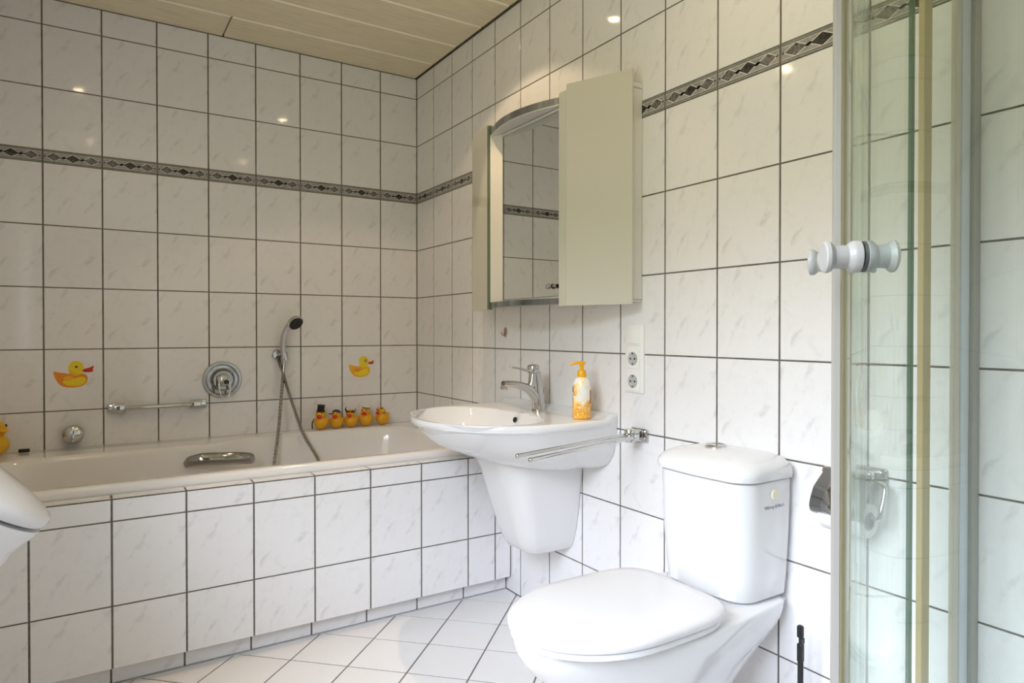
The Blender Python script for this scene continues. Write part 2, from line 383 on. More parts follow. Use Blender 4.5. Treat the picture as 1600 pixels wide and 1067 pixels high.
ROWS = [0, .248, .497, .7473, .994, 1.2408, 1.4875, 1.7342, 1.7842, 2.0309, 2.2776, 2.3835]
def tile_wall(parent, cols, place, rot, skip=lambda c0, c1, z0, z1: False, joined=False):
    """cols: positions along the wall in local x (rising); place(cx, cz) gives the world location"""
    made = []
    for c0, c1 in zip(cols[:-1], cols[1:]):
        for z0, z1 in zip(ROWS[:-1], ROWS[1:]):
            if skip(c0, c1, z0, z1): continue
            fr = abs(z0-1.7342) < 1e-4
            w, h = c1-c0-GV, z1-z0-(GH if not fr else .0025)
            if w < .004: continue
            if fr and w > .1: me = frieze_mesh(w, h)
            elif fr: me = tile_mesh(w, h, 'b_bg')
            else: me = tile_mesh(w, h)
            made.append(inst('border_tile' if fr else 'tile', me, parent, place((c0+c1)/2, (z0+z1)/2), rot))
    return made
def joined_tiles(parent, cols, place, rot, skip):
    """tiles outside the photograph, seen only as reflections: one mesh"""
    bm = bmesh.new(); R = Matrix.Rotation(rot[2], 4, 'Z')
    for c0, c1 in zip(cols[:-1], cols[1:]):
        for z0, z1 in zip(ROWS[:-1], ROWS[1:]):
            if skip(c0, c1, z0, z1): continue
            w, h = (c1-c0-GV)/2, (z1-z0-GH)/2
            X = Matrix.Translation(place((c0+c1)/2, (z0+z1)/2)) @ R
            v = [bm.verts.new(X @ Vector(p)) for p in ((-w, 0, -h), (w, 0, -h), (w, 0, h), (-w, 0, h), (-w, TT, -h), (w, TT, -h), (w, TT, h), (-w, TT, h))]
            f = [bm.faces.new(v[:4])] + [bm.faces.new((v[i], v[(i+1) % 4], v[4+(i+1) % 4], v[4+i])) for i in range(4)]
            if abs(z0-1.7342) < 1e-4:
                for q in f: q.material_index = 1
    me = bm_mesh(bm, 'tiles'); ob = link('tiling', me, [M['tile'], M['b_bg']], parent); ob['kind'] = 'stuff'; return ob

def struct(ob): ob['kind'] = 'structure'; return ob
# ---- wall_back (bath wall, plane y = 0)
wb = struct(box('wall_back', (XL-.25, TT, -.02), (.12, .14, ZC+.12), M['grout']))
cols = [XL] + [-.2*k for k in range(9, -1, -1)]
tile_wall(wb, cols, lambda cx, cz: (cx, 0, cz), (0, 0, 0), skip=lambda a, b_, z0, z1: z1 < .55)
# ---- wall_right (sink wall, plane x = 0)
wr = struct(box('wall_right', (TT, YN-.1, -.02), (.12, TT, ZC+.12), M['grout']))
colsR = [.2*k for k in range(0, 12)] + [2.4295, 2.64, 2.84, 3.04, 3.24, 3.44, -YN]
tile_wall(wr, colsR, lambda cx, cz: (0, -cx, cz), (0, 0, -PI/2), skip=lambda a, b_, z0, z1: (b_ < .93 and z1 < .55))
# ---- wall_left with the window
wl = bpy.data.objects.new('wall_left', None); COL.objects.link(wl); struct(wl)
bm = bmesh.new()
for lo, hi in (((XL-.25, YN-.1, -.02), (XL-TT, TT, WZ0)), ((XL-.25, YN-.1, WZ1), (XL-TT, TT, ZC+.12)),
               ((XL-.25, WY1, WZ0), (XL-TT, TT, WZ1)), ((XL-.25, YN-.1, WZ0), (XL-TT, WY0, WZ1))): add_box(bm, lo, hi)
link('masonry', bm_mesh(bm), M['grout'], wl)
colsL = [YN] + [-.2*k for k in range(17, -1, -1)]
def skipL(a, b_, z0, z1): return (z1 > WZ0+.02 and z0 < WZ1-.02 and b_ > WY0+.02 and a < WY1-.02) or (a > -.9 and z1 < .55)
joined_tiles(wl, colsL, lambda cx, cz: (XL, cx, cz), (0, 0, PI/2), skipL)
# reveal
for nm, lo, hi in (('window_sill', (XL-.16, WY0, WZ0-.012), (XL+.02, WY1, WZ0+.012)),):
    box(nm, lo, hi, M['ceramic'], wl, .004)
box('window_reveal', (XL-.24, WY1-.004, WZ0), (XL-.001, WY1, WZ1), M['plaster'], wl)
box('window_reveal', (XL-.24, WY0, WZ0), (XL-.001, WY0+.004, WZ1), M['plaster'], wl)
box('window_reveal', (XL-.24, WY0, WZ1-.004), (XL-.001, WY1, WZ1), M['plaster'], wl)
# window_1
w1 = bpy.data.objects.new('window_1', None); COL.objects.link(w1); struct(w1)
bm = bmesh.new(); fx0, fx1 = XL-.15, XL-.09; t = .055; ym = (WY0+WY1)/2
for lo, hi in (((fx0, WY0+.004, WZ0+.012), (fx1, WY1-.004, WZ0+.012+t)), ((fx0, WY0+.004, WZ1-t), (fx1, WY1-.004, WZ1-.004)),
               ((fx0, WY0+.004, WZ0+.012+t), (fx1, WY0+t, WZ1-t)), ((fx0, WY1-t, WZ0+.012+t), (fx1, WY1-.004, WZ1-t)),
               ((fx0, ym-.045, WZ0+.012+t), (fx1, ym+.045, WZ1-t))): add_box(bm, lo, hi, .004, 1)
link('window_frame', bm_mesh(bm), M['pvc'], w1)
for a, c in ((WY0+t-.005, ym-.04), (ym+.04, WY1-t+.005)):
    box('pane', (XL-.123, a, WZ0+.06), (XL-.117, c, WZ1-t+.005), M['winglass'], w1)
bm = bmesh.new(); add_box(bm, (fx1, ym+.01, 1.42), (fx1+.012, ym+.035, 1.50), .003); add_box(bm, (fx1+.012, ym+.012, 1.36), (fx1+.03, ym+.032, 1.49), .006)
link('window_handle', bm_mesh(bm), M['pvc'], w1)
# ---- wall_near (behind the camera) with a door
wn = struct(box('wall_near', (XL-.25, YN-.12, -.02), (.12, YN-TT, ZC+.12), M['grout']))
joined_tiles(wn, [0] + [.2*k for k in range(1, 10)] + [1.82], lambda cx, cz: (-cx, YN, cz), (0, 0, PI), lambda a, b_, z0, z1: a > .95 and z1 < 2.1)
d1 = bpy.data.objects.new('door_1', None); COL.objects.link(d1); struct(d1)
box('door_leaf', (-1.74, YN-.02, .006), (-1.04, YN+.012, 1.99), mat('dark_door', (.09, .055, .035), .4), d1, .003)
bm = bmesh.new(); add_box(bm, (-1.80, YN-.02, 0), (-1.745, YN+.022, 2.05), .004); add_box(bm, (-1.035, YN-.02, 0), (-.98, YN+.022, 2.05), .004); add_box(bm, (-1.80, YN-.02, 1.995), (-.98, YN+.022, 2.05), .004)
link('door_frame', bm_mesh(bm), M['pvc'], d1)
tube('door_handle', [(-1.10, YN+.01, 1.02), (-1.10, YN+.055, 1.02), (-1.13, YN+.06, 1.02), (-1.22, YN+.06, 1.02)], .009, M['satin'], d1, spline=4)

# ---- floor with diagonal tiles
fl = struct(box('floor', (XL-.25, YN-.1, -.1), (.12, .14, -TT), M['floor_grout']))
PY = -.895      # face of the plinth
def clip(poly, nx, ny, d):
    out = []
    for i in range(len(poly)):
        p, q = poly[i], poly[(i+1) % len(poly)]; a = p[0]*nx+p[1]*ny-d; c = q[0]*nx+q[1]*ny-d
        if a <= 0: out.append(p)
        if a*c < 0: t = a/(a-c); out.append((p[0]+(q[0]-p[0])*t, p[1]+(q[1]-p[1])*t))
    return out
def floor_tile_mesh(poly):
    n = len(poly); cx = sum(p[0] for p in poly)/n; cyy = sum(p[1] for p in poly)/n; vs = []
    def shrink(e):
        o = []
        for (x, y) in poly:
            dx, dy = cx-x, cyy-y; l = math.hypot(dx, dy) or 1; k = min(e*1.3, l*.5); o.append((x+dx/l*k, y+dy/l*k))
        return o
    for p in shrink(.0): vs.append((p[0], p[1], -TT))
    for p in shrink(.0): vs.append((p[0], p[1], -.0006))
    for p in shrink(.001): vs.append((p[0], p[1], 0))
    fs = [tuple(range(2*n, 3*n))]
    for i in range(n):
        j = (i+1) % n; fs += [(i, j, j+n, i+n), (i+n, j+n, j+2*n, i+2*n)]
    me = mesh(vs, fs, 'floor_tile'); me.materials.append(M['floor_tile']); return me
s2 = 2**.5; full = None
for i in range(-25, 10):
    for j in range(-14, 20):
        a0, b0 = -.9717+.2*i, .2863+.2*j
        g = .0025
        sq = [((a+c)/s2, (a-c)/s2) for a, c in ((a0+g, b0+g), (a0+g, b0+.2-g), (a0+.2-g, b0+.2-g), (a0+.2-g, b0+g))]
        q = sq
        for cl in ((1, 0, -.002), (-1, 0, -XL-.002), (0, 1, PY-.003), (0, -1, -YN-.002)): q = clip(q, *cl) if q else q
        if len(q) < 3: continue
        ar = abs(sum(q[k][0]*q[(k+1) % len(q)][1]-q[(k+1) % len(q)][0]*q[k][1] for k in range(len(q))))/2
        if ar < 4e-5: continue
        cx, cyy = sum(p[0] for p in q)/len(q), sum(p[1] for p in q)/len(q)
        if cx > -.62 and cyy < -2.8: continue          # under the shower tray
        if len(q) == 4 and ar > .0382:
            if full is None: full = floor_tile_mesh([(p[0]-cx, p[1]-cyy) for p in q][::-1])
            inst('floor_tile', full, fl, (cx, cyy, 0))
        else:
            pts = [(p[0]-cx, p[1]-cyy) for p in q]
            if sum(pts[k][0]*pts[(k+1) % len(pts)][1]-pts[(k+1) % len(pts)][0]*pts[k][1] for k in range(len(pts))) < 0: pts = pts[::-1]
            inst('floor_tile', floor_tile_mesh(pts), fl, (cx, cyy, 0))

# ---- ceiling of cream panels running along x
ce = struct(box('ceiling', (XL-.25, YN-.1, ZC+.02), (.12, .14, ZC+.14), M['brown']))
def plank(x0, x1, y0, y1, flat_far=False):
    bv = .0062; far = 0 if flat_far else bv
    rings = [[(x0, y0, ZC+.018), (x1, y0, ZC+.018), (x1, y1, ZC+.018), (x0, y1, ZC+.018)],
             [(x0, y0, ZC+.0065), (x1, y0, ZC+.0065), (x1, y1, ZC+.0065), (x0, y1, ZC+.0065)],
             [(x0+bv*.5, y0+bv, ZC), (x1-bv*.5, y0+bv, ZC), (x1-bv*.5, y1-far, ZC), (x0+bv*.5, y1-far, ZC)]]
    me = loft([[Vector(v) for v in r] for r in rings]); link('ceiling_panel', me, [M['ceiling'], M['ceiling_edge_highlight']], ce)
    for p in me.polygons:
        if ZC+.0005 < p.center.z < ZC+.0065: p.material_index = 1  # bevel faces get the painted highlight
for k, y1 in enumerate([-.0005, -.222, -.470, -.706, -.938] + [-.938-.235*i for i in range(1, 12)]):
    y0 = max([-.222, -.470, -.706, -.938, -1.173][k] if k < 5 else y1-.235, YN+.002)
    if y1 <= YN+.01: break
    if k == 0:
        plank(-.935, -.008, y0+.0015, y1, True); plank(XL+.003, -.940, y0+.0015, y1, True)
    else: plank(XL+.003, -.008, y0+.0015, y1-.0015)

# ---- recessed halogen spots
def spot(x, y, label, power=1.0, size=150, blend=.6, core=0):
    t = thing('ceiling_spotlight', label, 'ceiling light', (x, y, ZC-.001), group='recessed halogen spotlights in the ceiling')
    lathe('ring', [(.030, .004), (.043, .004), (.044, 0), (.043, -.004), (.036, -.006), (.030, -.003), (.030, .004)], (0, 0, 0), (0, 0, 1), M['satin'], t)
    lathe('bulb', [(.001, -.001), (.022, -.001), (.022, .002), (.001, .002)], (0, 0, 0), (0, 0, 1), M['lamp'], t)
    l = bpy.data.lights.new('halogen', 'SPOT'); l.energy = SPOT_W*power; l.color = WARM; l.spot_size = math.radians(size); l.spot_blend = blend; l.shadow_soft_size = .012
    lo = bpy.data.objects.new('halogen_beam', l); COL.objects.link(lo); lo.parent = t; lo.location = (0, 0, -.012)
    if core:      # the reflector's bright inner beam
        l2 = bpy.data.lights.new('halogen_core', 'SPOT'); l2.energy = core; l2.color = WARM; l2.spot_size = math.radians(52); l2.spot_blend = .22; l2.shadow_soft_size = .012
        lo = bpy.data.objects.new('halogen_core_beam', l2); COL.objects.link(lo); lo.parent = t; lo.location = (0, 0, -.013)
spot(-.42, -1.08, 'recessed halogen spot in the ceiling above the washbasin', 1.9, 112, .18, 26.0)
spot(-1.48, -1.15, 'recessed halogen spot in the ceiling beside the bathtub, window side', 1.0)
spot(-.42, -2.32, 'recessed halogen spot in the ceiling above the toilet', 1.0)
spot(-1.42, -2.32, 'recessed halogen spot in the ceiling in front of the window', 1.0)

# ------------------------------------------------------------------ bath surround and tub
YF = -.9315
bs = thing('bath_surround', 'white marbled tiled surround along the front of the bathtub', 'bath surround', (-.9, -.91, 0))
OB = Matrix.Translation((.9, .91, 0))
def bsl(p): return (p[0]+.9, p[1]+.91, p[2])
bm = bmesh.new()
add_box(bm, bsl((XL+.003, YF+TT, .062)), bsl((-.003, -.882, .57-TT))); add_box(bm, bsl((XL+.003, PY+TT, -.001)), bsl((-.003, -.87, .0625)))
link('masonry', bm_mesh(bm), M['grout'], bs)
cf = [XL+.003] + [-.2*k for k in range(9, 0, -1)] + [-.0763, -.003]
for c0, c1 in zip(cf[:-1], cf[1:]):
    w = c1-c0-GV
    if w < .01: continue
    for z0, z1 in ((.060, .2483), (.2483, .501), (.501, .5668)):
        inst('tile', tile_mesh(w, z1-z0-GH), bs, bsl(((c0+c1)/2, YF, (z0+z1)/2)))
    inst('ledge_tile', tile_mesh(w, .0500), bs, bsl(((c0+c1)/2, YF+.0045+.025, .5702)), (-PI/2, 0, 0))
cf2 = [XL+.003] + [-.2*k-.0027 for k in range(9, 0, -1)] + [-.003]
for c0, c1 in zip(cf2[:-1], cf2[1:]):
    w = c1-c0-GV
    if w > .01: inst('plinth_tile', tile_mesh(w, .0575), bs, bsl(((c0+c1)/2, PY, .0325)))
link('joint', tube_mesh([bsl((XL+.004, PY-.002, .0005)), bsl((-.004, PY-.002, .0005))], .003, 6), M['silicone'], bs)

def chaikin(P, it=3):
    for _ in range(it):
        Q = []
        for i in range(len(P)):
            p, q = P[i], P[(i+1) % len(P)]
            Q += [(p[0]*.75+q[0]*.25, p[1]*.75+q[1]*.25), (p[0]*.25+q[0]*.75, p[1]*.25+q[1]*.75)]
        P = Q
    return P
def ray_ring(poly, c, angs):
    out = []
    for a in angs:
        dx, dy = math.cos(a), math.sin(a); best = None
        for i in range(len(poly)):
            (x1, y1), (x2, y2) = poly[i], poly[(i+1) % len(poly)]
            ex, ey = x2-x1, y2-y1; den = dx*ey-dy*ex
            if abs(den) < 1e-12: continue
            t = ((x1-c[0])*ey-(y1-c[1])*ex)/den; s = ((x1-c[0])*dy-(y1-c[1])*dx)/den
            if t > 0 and -1e-9 <= s <= 1+1e-9 and (best is None or t > best): best = t
        out.append((c[0]+dx*best, c[1]+dy*best))
    return out
tub = thing('bathtub', 'white built-in bathtub along the tiled back wall', 'bathtub', (-.91, -.44, 0))
tc0 = (-.95, -.47)
opening = chaikin([(-1.70, -.245), (-1.55, -.226), (-1.2, -.228), (-1.02, -.235), (-.95, -.20), (-.86, -.135), (-.74, -.112), (-.4, -.108), (-.27, -.112), (-.17, -.16), (-.125, -.28),
                   (-.12, -.45), (-.145, -.60), (-.20, -.72), (-.27, -.80), (-.38, -.829), (-.8, -.829), (-1.3, -.829), (-1.6, -.829), (-1.72, -.79), (-1.77, -.66), (-1.78, -.5), (-1.77, -.34)], 3)
ex0, ex1, ey0, ey1 = XL+.003, -.003, -.875, -.003
rect = [(ex0, ey1), (ex1, ey1), (ex1, ey0), (ex0, ey0)]
angs = sorted([2*PI*k/180-PI for k in range(180)] + [math.atan2(p[1]-tc0[1], p[0]-tc0[0]) for p in rect])
def T(p, z): return Vector((p[0]+.91, p[1]+.44, z))
op = ray_ring(opening, tc0, angs); rc = ray_ring(rect, tc0, angs)
def rin(poly, d): # pull towards the centre by distance d
    o = []
    for (x, y) in poly:
        hx, hy = .84, .37; o.append((tc0[0]+(x-tc0[0])*(1-d/hx), tc0[1]+(y-tc0[1])*(1-d/hy)))
    return o
def rout(poly, t): return [(lerp(p[0], q[0], t), lerp(p[1], q[1], t)) for p, q in zip(poly, rc)]
def rinset(d): # outer rectangle pulled in by d
    R_ = [(ex0+d, ey1-d), (ex1-d, ey1-d), (ex1-d, ey0+d), (ex0+d, ey0+d)]; return [(min(max(p[0], ex0+d), ex1-d), min(max(p[1], ey0+d), ey1-d)) for p in rc]
rings = [[T(p, .545) for p in rinset(.010)], [T(p, .575) for p in rc], [T(p, .589) for p in rc], [T(p, .597) for p in rinset(.004)], [T(p, .600) for p in rinset(.012)]]
rings += [[T(p, .600) for p in rout(op, .5)], [T(p, .600) for p in rout(op, .12)], [T(p, .5985) for p in op], [T(p, .593) for p in rin(op, .006)], [T(p, .58) for p in rin(op, .013)],
          [T(p, .54) for p in rin(op, .022)], [T(p, .45) for p in rin(op, .035)], [T(p, .34) for p in rin(op, .055)], [T(p, .24) for p in rin(op, .085)], [T(p, .19) for p in rin(op, .12)], [T(p, .17) for p in rin(op, .17)], [T(p, .165) for p in rin(op, .25)]]
autosmooth(link('tub_shell', loft(rings, False, True), M['acrylic'], tub), 60)
# chrome grip on the inner long side
gp = [(-1.128, -.262, .530), (-1.112, -.285, .545), (-1.07, -.300, .552), (-1.0, -.305, .549), (-.93, -.303, .543), (-.885, -.292, .536), (-.866, -.258, .524)]
me = tube_mesh([T((p[0], p[1]), p[2]) for p in gp], [.006, .009, .011, .011, .011, .010, .007], 20, 'grip', 2.3, 6)
link('grip_handle', me, M['steel'], tub, smooth=True)
lathe('drain', [(.001, .004), (.025, .004), (.03, .001), (.03, -.002), (.001, -.002)], T((-1.25, -.5), .167), (0, 0, 1), M['chrome'], tub)

# round overflow/filler control low on the back wall
ov = thing('bath_filler_knob', 'round chrome bath filler knob low on the back wall', 'bath knob', (-1.505, 0, .653))
lathe('flange', [(.030, .0), (.034, .001), (.0345, .010), (.032, .013), (.001, .013)], (0, 0, 0), (0, -1, 0), M['chrome'], ov)
lathe('cap', [(.030, .013), (.0375, .018), (.0385, .028), (.034, .036), (.020, .043), (.001, .045)], (0, 0, 0), (0, -1, 0), M['chrome'], ov)
box('finger_ridge', (-.007, -.058, -.030), (.007, -.034, .004), M['chrome'], ov, .006, 3)

# mixer valve
va = thing('bath_mixer_valve', 'large round chrome mixer valve with loop lever on the back wall', 'mixer valve', (-.9475, 0, .850))
lathe('rim', [(.060, 0), (.0815, .0), (.0815, .006), (.078, .011), (.070, .012), (.066, .008), (.064, .002)], (0, 0, 0), (0, -1, 0), M['satin'], va, 48)
lathe('plate', [(.001, .001), (.068, .001), (.068, .006), (.064, .010), (.052, .009), (.046, .014), (.044, .030), (.040, .034), (.001, .034)], (0, 0, 0), (0, -1, 0), M['steel'], va, 48)
lathe('cartridge', [(.027, .034), (.028, .050), (.025, .060), (.016, .066), (.001, .067)], (0, 0, 0), (0, -1, 0), M['chrome'], va)
lathe('button', [(.001, .066), (.0105, .066), (.0105, .072), (.008, .074), (.001, .074)], (.006, 0, -.006), (0, -1, 0), M['black'], va)
tube('lever', [(-.021, -.055, .016), (-.022, -.066, -.010), (-.021, -.072, -.045), (-.016, -.074, -.066), (0, -.074, -.077), (.016, -.074, -.066), (.021, -.072, -.045), (.020, -.066, -.010), (.016, -.055, .010)], .0042, M['chrome'], va, 10, spline=6)

# wall grip rail
gr = thing('bath_grab_rail', 'short horizontal chrome grab rail on the back wall above the bathtub', 'grab rail', (-1.198, 0, .747))
for s, cx in ((-1, -.155), (1, .152)):
    box('mount', (cx-.033, -.012, -.018), (cx+.033, 0, .019), M['chrome'], gr, .0045, 3)
    box('clamp', (cx-.024+(-s)*.010, -.042, -.016), (cx+.018+(-s)*.010, -.008, .016), M['chrome'], gr, .005, 3)
tube('bar', [(-.165, -.030, 0), (.160, -.030, .002)], .0098, M['chrome'], gr, 16)

# hand shower, bracket, hose
hs = thing('hand_shower', 'chrome hand shower in its wall bracket with ribbed metal hose', 'hand shower', (-.70, 0, .955))
def H(x, y, z): return (x+.70, y, z-.955)
lathe('bracket', [(.001, 0), (.024, 0), (.0245, .006), (.021, .010), (.001, .011)], H(-.708, 0, .958), (0, -1, 0), M['chrome'], hs)
tube('bracket_arm', [H(-.702, -.008, .958), H(-.696, -.032, .956)], [.011, .010], M['chrome'], hs, 14)
lathe('holder_ring', [(.0115, -.020), (.0155, -.020), (.0155, .018), (.0115, .018), (.0115, -.020)], H(-.688, -.050, .952), (-.12, 0, 1), M['chrome'], hs)
tube('handle', [H(-.690, -.052, .917), H(-.693, -.054, .955), H(-.697, -.058, 1.00), H(-.694, -.066, 1.04), H(-.683, -.076, 1.075), H(-.668, -.088, 1.100)], [.0095, .0115, .0135, .0150, .016, .017], M['satin'], hs, 16, spline=5)
hd = Vector((.22, -.66, -.52)).normalized(); hc = Vector(H(-.652, -.097, 1.108))
lathe('shower_head', [(.001, -.017), (.022, -.015), (.034, -.006), (.0375, .003), (.0365, .009), (.033, .011), (.001, .011)], hc, hd, M['chrome'], hs, 40)
lathe('spray_face', [(.001, .0115), (.031, .0115), (.032, .0135), (.026, .016), (.001, .0165)], hc, hd, M['rubberblack'], hs, 40)
P = catmull([H(-.690, -.052, .917), H(-.695, -.056, .87), H(-.703, -.070, .82), H(-.7264, -.12, .683), H(-.750, -.17, .57), H(-.785, -.24, .42), H(-.80, -.33, .26), H(-.755, -.42, .186), H(-.66, -.43, .184),
             H(-.585, -.36, .26), H(-.572, -.27, .40), H(-.5831, -.22, .488), H(-.6292, -.16, .5937), H(-.6562, -.10, .706), H(-.680, -.075, .80), H(-.6955, -.058, .87), H(-.7055, -.040, .915), H(-.708, -.020, .945)], 40)
rad = [.0084 if (i % 4) < 2 else .0060 for i in range(len(P))]
link('hose', tube_mesh(P, rad, 10, 'hose'), M['steel'], hs)

# ------------------------------------------------------------------ duck stickers (flat prints)
def sticker(name, label, loc, sc, polys, group=None, sheet=None):
    ob_vs, fs, mi, mats = [], [], [], []
    for k, (pts, m_) in enumerate(polys):
        if m_ not in mats: mats.append(m_)
        b0 = len(ob_vs); y = -.0004-.00005*k; n = len(pts)
        ob_vs += [(p[0]*sc, y, p[1]*sc) for p in pts] + [(p[0]*sc, 0, p[1]*sc) for p in pts]
        a = sum(pts[i][0]*pts[(i+1) % n][1]-pts[(i+1) % n][0]*pts[i][1] for i in range(n))
        f = tuple(range(b0, b0+n)); fs.append(f if a > 0 else f[::-1]); mi.append(mats.index(m_))
        for i in range(n): fs.append((b0+i, b0+(i+1) % n, b0+n+(i+1) % n, b0+n+i)); mi.append(mats.index(m_))
    me = mesh(ob_vs, fs, name)
    for m_ in mats: me.materials.append(M[m_])
    for p, k in zip(me.polygons, mi): p.material_index = k
    ob = link(name, me, None, None, loc); ob['label'] = label; ob['category'] = 'sticker'; ob['group'] = group; return ob
M['st_yellow'] = mat('sticker_yellow', (.83, .62, .02), .25); M['st_orange'] = mat('sticker_orange', (.78, .27, .02), .25); M['st_red'] = mat('sticker_red', (.55, .035, .02), .25)
M['st_mid'] = mat('sticker_amber', (.83, .43, .02), .25); M['st_clear'] = mat('clear_film', (.775, .765, .76), .12); M['st_black'] = mat('sticker_black', (.02, .02, .02), .3)
def circ(cx, cy, rx, ry, n=20): return [(cx+rx*math.cos(2*PI*k/n), cy+ry*math.sin(2*PI*k/n)) for k in range(n)]
body = chaikin([(-1, .28), (-.97, .02), (-.82, -.36), (-.62, -.62), (-.30, -.74), (.20, -.74), (.56, -.62), (.74, -.34), (.72, -.05), (.52, .10), (.1, .13), (-.25, .10), (-.6, .16)], 2)
belly = chaikin([(-.60, -.40), (-.30, -.62), (.20, -.66), (.54, -.54), (.66, -.30), (.55, -.10), (.30, -.10), (.05, -.22), (-.30, -.20)], 2)
wing = chaikin([(-.55, -.10), (-.20, -.02), (.06, -.12), (-.10, -.28), (-.40, -.38)], 2)
beak = chaikin([(.42, .24), (.55, .38), (.80, .42), (1.06, .58), (1.02, .40), (.98, .30), (1.04, .22), (.90, .16), (.60, .16)], 1)
sticker('duck_sticker', 'yellow duck sticker on the back wall above the bath filler knob', (-1.503, -.0002, .889), .067,
        [(body, 'st_orange'), (belly, 'st_yellow'), (wing, 'st_mid'), (circ(.14, .42, .40, .44), 'st_yellow'), (chaikin([(-.22, .40), (-.2, .15), (0, .04), (.4, .04), (.1, .12), (-.1, .22)], 1), 'st_mid'), (beak, 'st_red'), (circ(.15, .50, .075, .065, 12), 'st_black')],
        'duck stickers on the wall tiles')
sticker('duck_sticker', 'smaller yellow duck sticker above the row of rubber ducks', (-.304, -.0002, .885), .064,
        [([(-1.2, -1.0), (1.25, -1.0), (1.25, 1.1), (-1.2, 1.1)], 'st_clear'), (body, 'st_mid'), (belly, 'st_yellow'), (wing, 'st_orange'), (circ(.22, .46, .42, .44), 'st_yellow'), ([(x*.8+.20, y*.8+.12) for x, y in beak], 'st_red'), (circ(.36, .54, .10, .12, 12), 'st_black'), (circ(.34, .56, .05, .06, 12), 'st_clear')],
        'duck stickers on the wall tiles')

# ------------------------------------------------------------------ rubber ducks
def duck(x, y, z, rz, sc, label, hat, tail=True):
    t = thing('rubber_duck', label, 'rubber duck', (x, y, z), (0, 0, rz), 'rubber ducks on the bathtub rim')
    bm = bmesh.new()
    ellipsoid(bm, (0, .002, .036), (.035, .038, .036)); ellipsoid(bm, (0, -.010, .074), (.024, .024, .024))
    ellipsoid(bm, (0, .036, .050), (.014, .018, .012), Matrix.Rotation(.6, 3, 'X'))
    for s in (-1, 1): ellipsoid(bm, (s*.0275, .0, .040), (.008, .022, .017), Matrix.Rotation(s*.25, 3, 'Y'), 12, 8)
    bmesh.ops.transform(bm, matrix=Matrix.Scale(sc, 4), verts=bm.verts)
    for v in bm.verts: v.co.z = max(v.co.z, .0005)
    link('body', bm_mesh(bm), M['yellow'], t, smooth=True)
    bm = bmesh.new(); ellipsoid(bm, (0, -.034*sc, .068*sc), (.0125*sc, .010*sc, .0095*sc), None, 14, 10); link('beak', bm_mesh(bm), M['red'], t, smooth=True)
    for s in (-1, 1):
        bm = bmesh.new(); ellipsoid(bm, (s*.010*sc, -.030*sc, .084*sc), (.003*sc, .002*sc, .0035*sc), None, 8, 6); link('eye', bm_mesh(bm), M['black'], t, smooth=True)
    def L(nm, prof, o, ax, m_, n=20): return lathe(nm, [(r*sc, h*sc) for r, h in prof], Vector(o)*sc, ax, m_, t, n)
    if hat == 'top':
        L('top_hat', [(.001, 0), (.023, 0), (.0235, .003), (.0175, .004), (.0175, .030), (.0205, .034), (.001, .034)], (0, -.008, .090), (.10, 0, 1), M['black'])
        tube('cape_edge', [Vector((-.030, -.012, .054))*sc, Vector((-.040, -.010, .035))*sc, Vector((-.041, -.006, .004))*sc], .003*sc, M['black'], t, 8, spline=4)
    if hat == 'cap':
        bm = bmesh.new(); ellipsoid(bm, Vector((0, -.006, .083))*sc, (.0235*sc, .0235*sc, .019*sc), None, 18, 10); ellipsoid(bm, Vector((-.022, -.020, .080))*sc, (.017*sc, .013*sc, .003*sc), None, 14, 6)
        link('cap', bm_mesh(bm), M['navy'], t, smooth=True)
    if hat == 'horn':
        bm = bmesh.new(); ellipsoid(bm, Vector((0, -.008, .081))*sc, (.0245*sc, .0245*sc, .016*sc), None, 18, 10); link('helmet', bm_mesh(bm), M['brown'], t, smooth=True)
        tube('horn', [Vector((-.020, -.010, .086))*sc, Vector((-.026, -.010, .098))*sc, Vector((-.023, -.010, .112))*sc], [.005*sc, .004*sc, .001*sc], M['brown'], t, 8, spline=4)
        tube('horn', [Vector((.020, -.010, .086))*sc, Vector((.026, -.010, .095))*sc, Vector((.026, -.010, .104))*sc], [.005*sc, .004*sc, .001*sc], M['olive'], t, 8, spline=4)
    if hat == 'sailor':
        L('cap_band', [(.0175, 0), (.0195, .001), (.0195, .006), (.0175, .007), (.001, .007)], (.004, -.008, .089), (.15, 0, 1), M['olive'])
        L('sailor_cap', [(.001, .006), (.016, .007), (.019, .011), (.014, .016), (.001, .017)], (.004, -.008, .089), (.15, 0, 1), M['white'])
    if hat == 'bow':
        L('hair_band', [(.0235, 0), (.0255, .001), (.0255, .005), (.0235, .006)], (0, -.008, .076), (.6, .1, 1), M['olive'])
        bm = bmesh.new(); ellipsoid(bm, Vector((.014, -.020, .092))*sc, (.007*sc, .004*sc, .005*sc), None, 10, 6); link('bow', bm_mesh(bm), M['brown'], t, smooth=True)
    return t
DR = -.55
duck(-.524, -.066, .600, DR, .96, 'yellow rubber duck in a black top hat', 'top')
duck(-.449, -.066, .600, DR, .90, 'yellow rubber duck in a navy blue peaked cap', 'cap')
duck(-.379, -.066, .600, DR, .90, 'yellow rubber duck in a dark horned helmet', 'horn')
duck(-.304, -.064, .600, DR, .97, 'yellow rubber duck in a white sailor cap', 'sailor')
duck(-.218, -.064, .600, -1.15, .92, 'yellow rubber duck with a thin band on its head, nearest the corner', 'bow')
bd = thing('rubber_duck', 'big yellow rubber duck in the far left corner of the bathtub rim', 'rubber duck', (-1.757, -.10, .600), (0, 0, .9), 'rubber ducks on the bathtub rim')
bm = bmesh.new(); ellipsoid(bm, (0, 0, .045), (.054, .058, .046)); ellipsoid(bm, (0, -.018, .103), (.034, .034, .033)); ellipsoid(bm, (0, .050, .062), (.02, .02, .016))
for v in bm.verts: v.co.z = max(v.co.z, .0005)
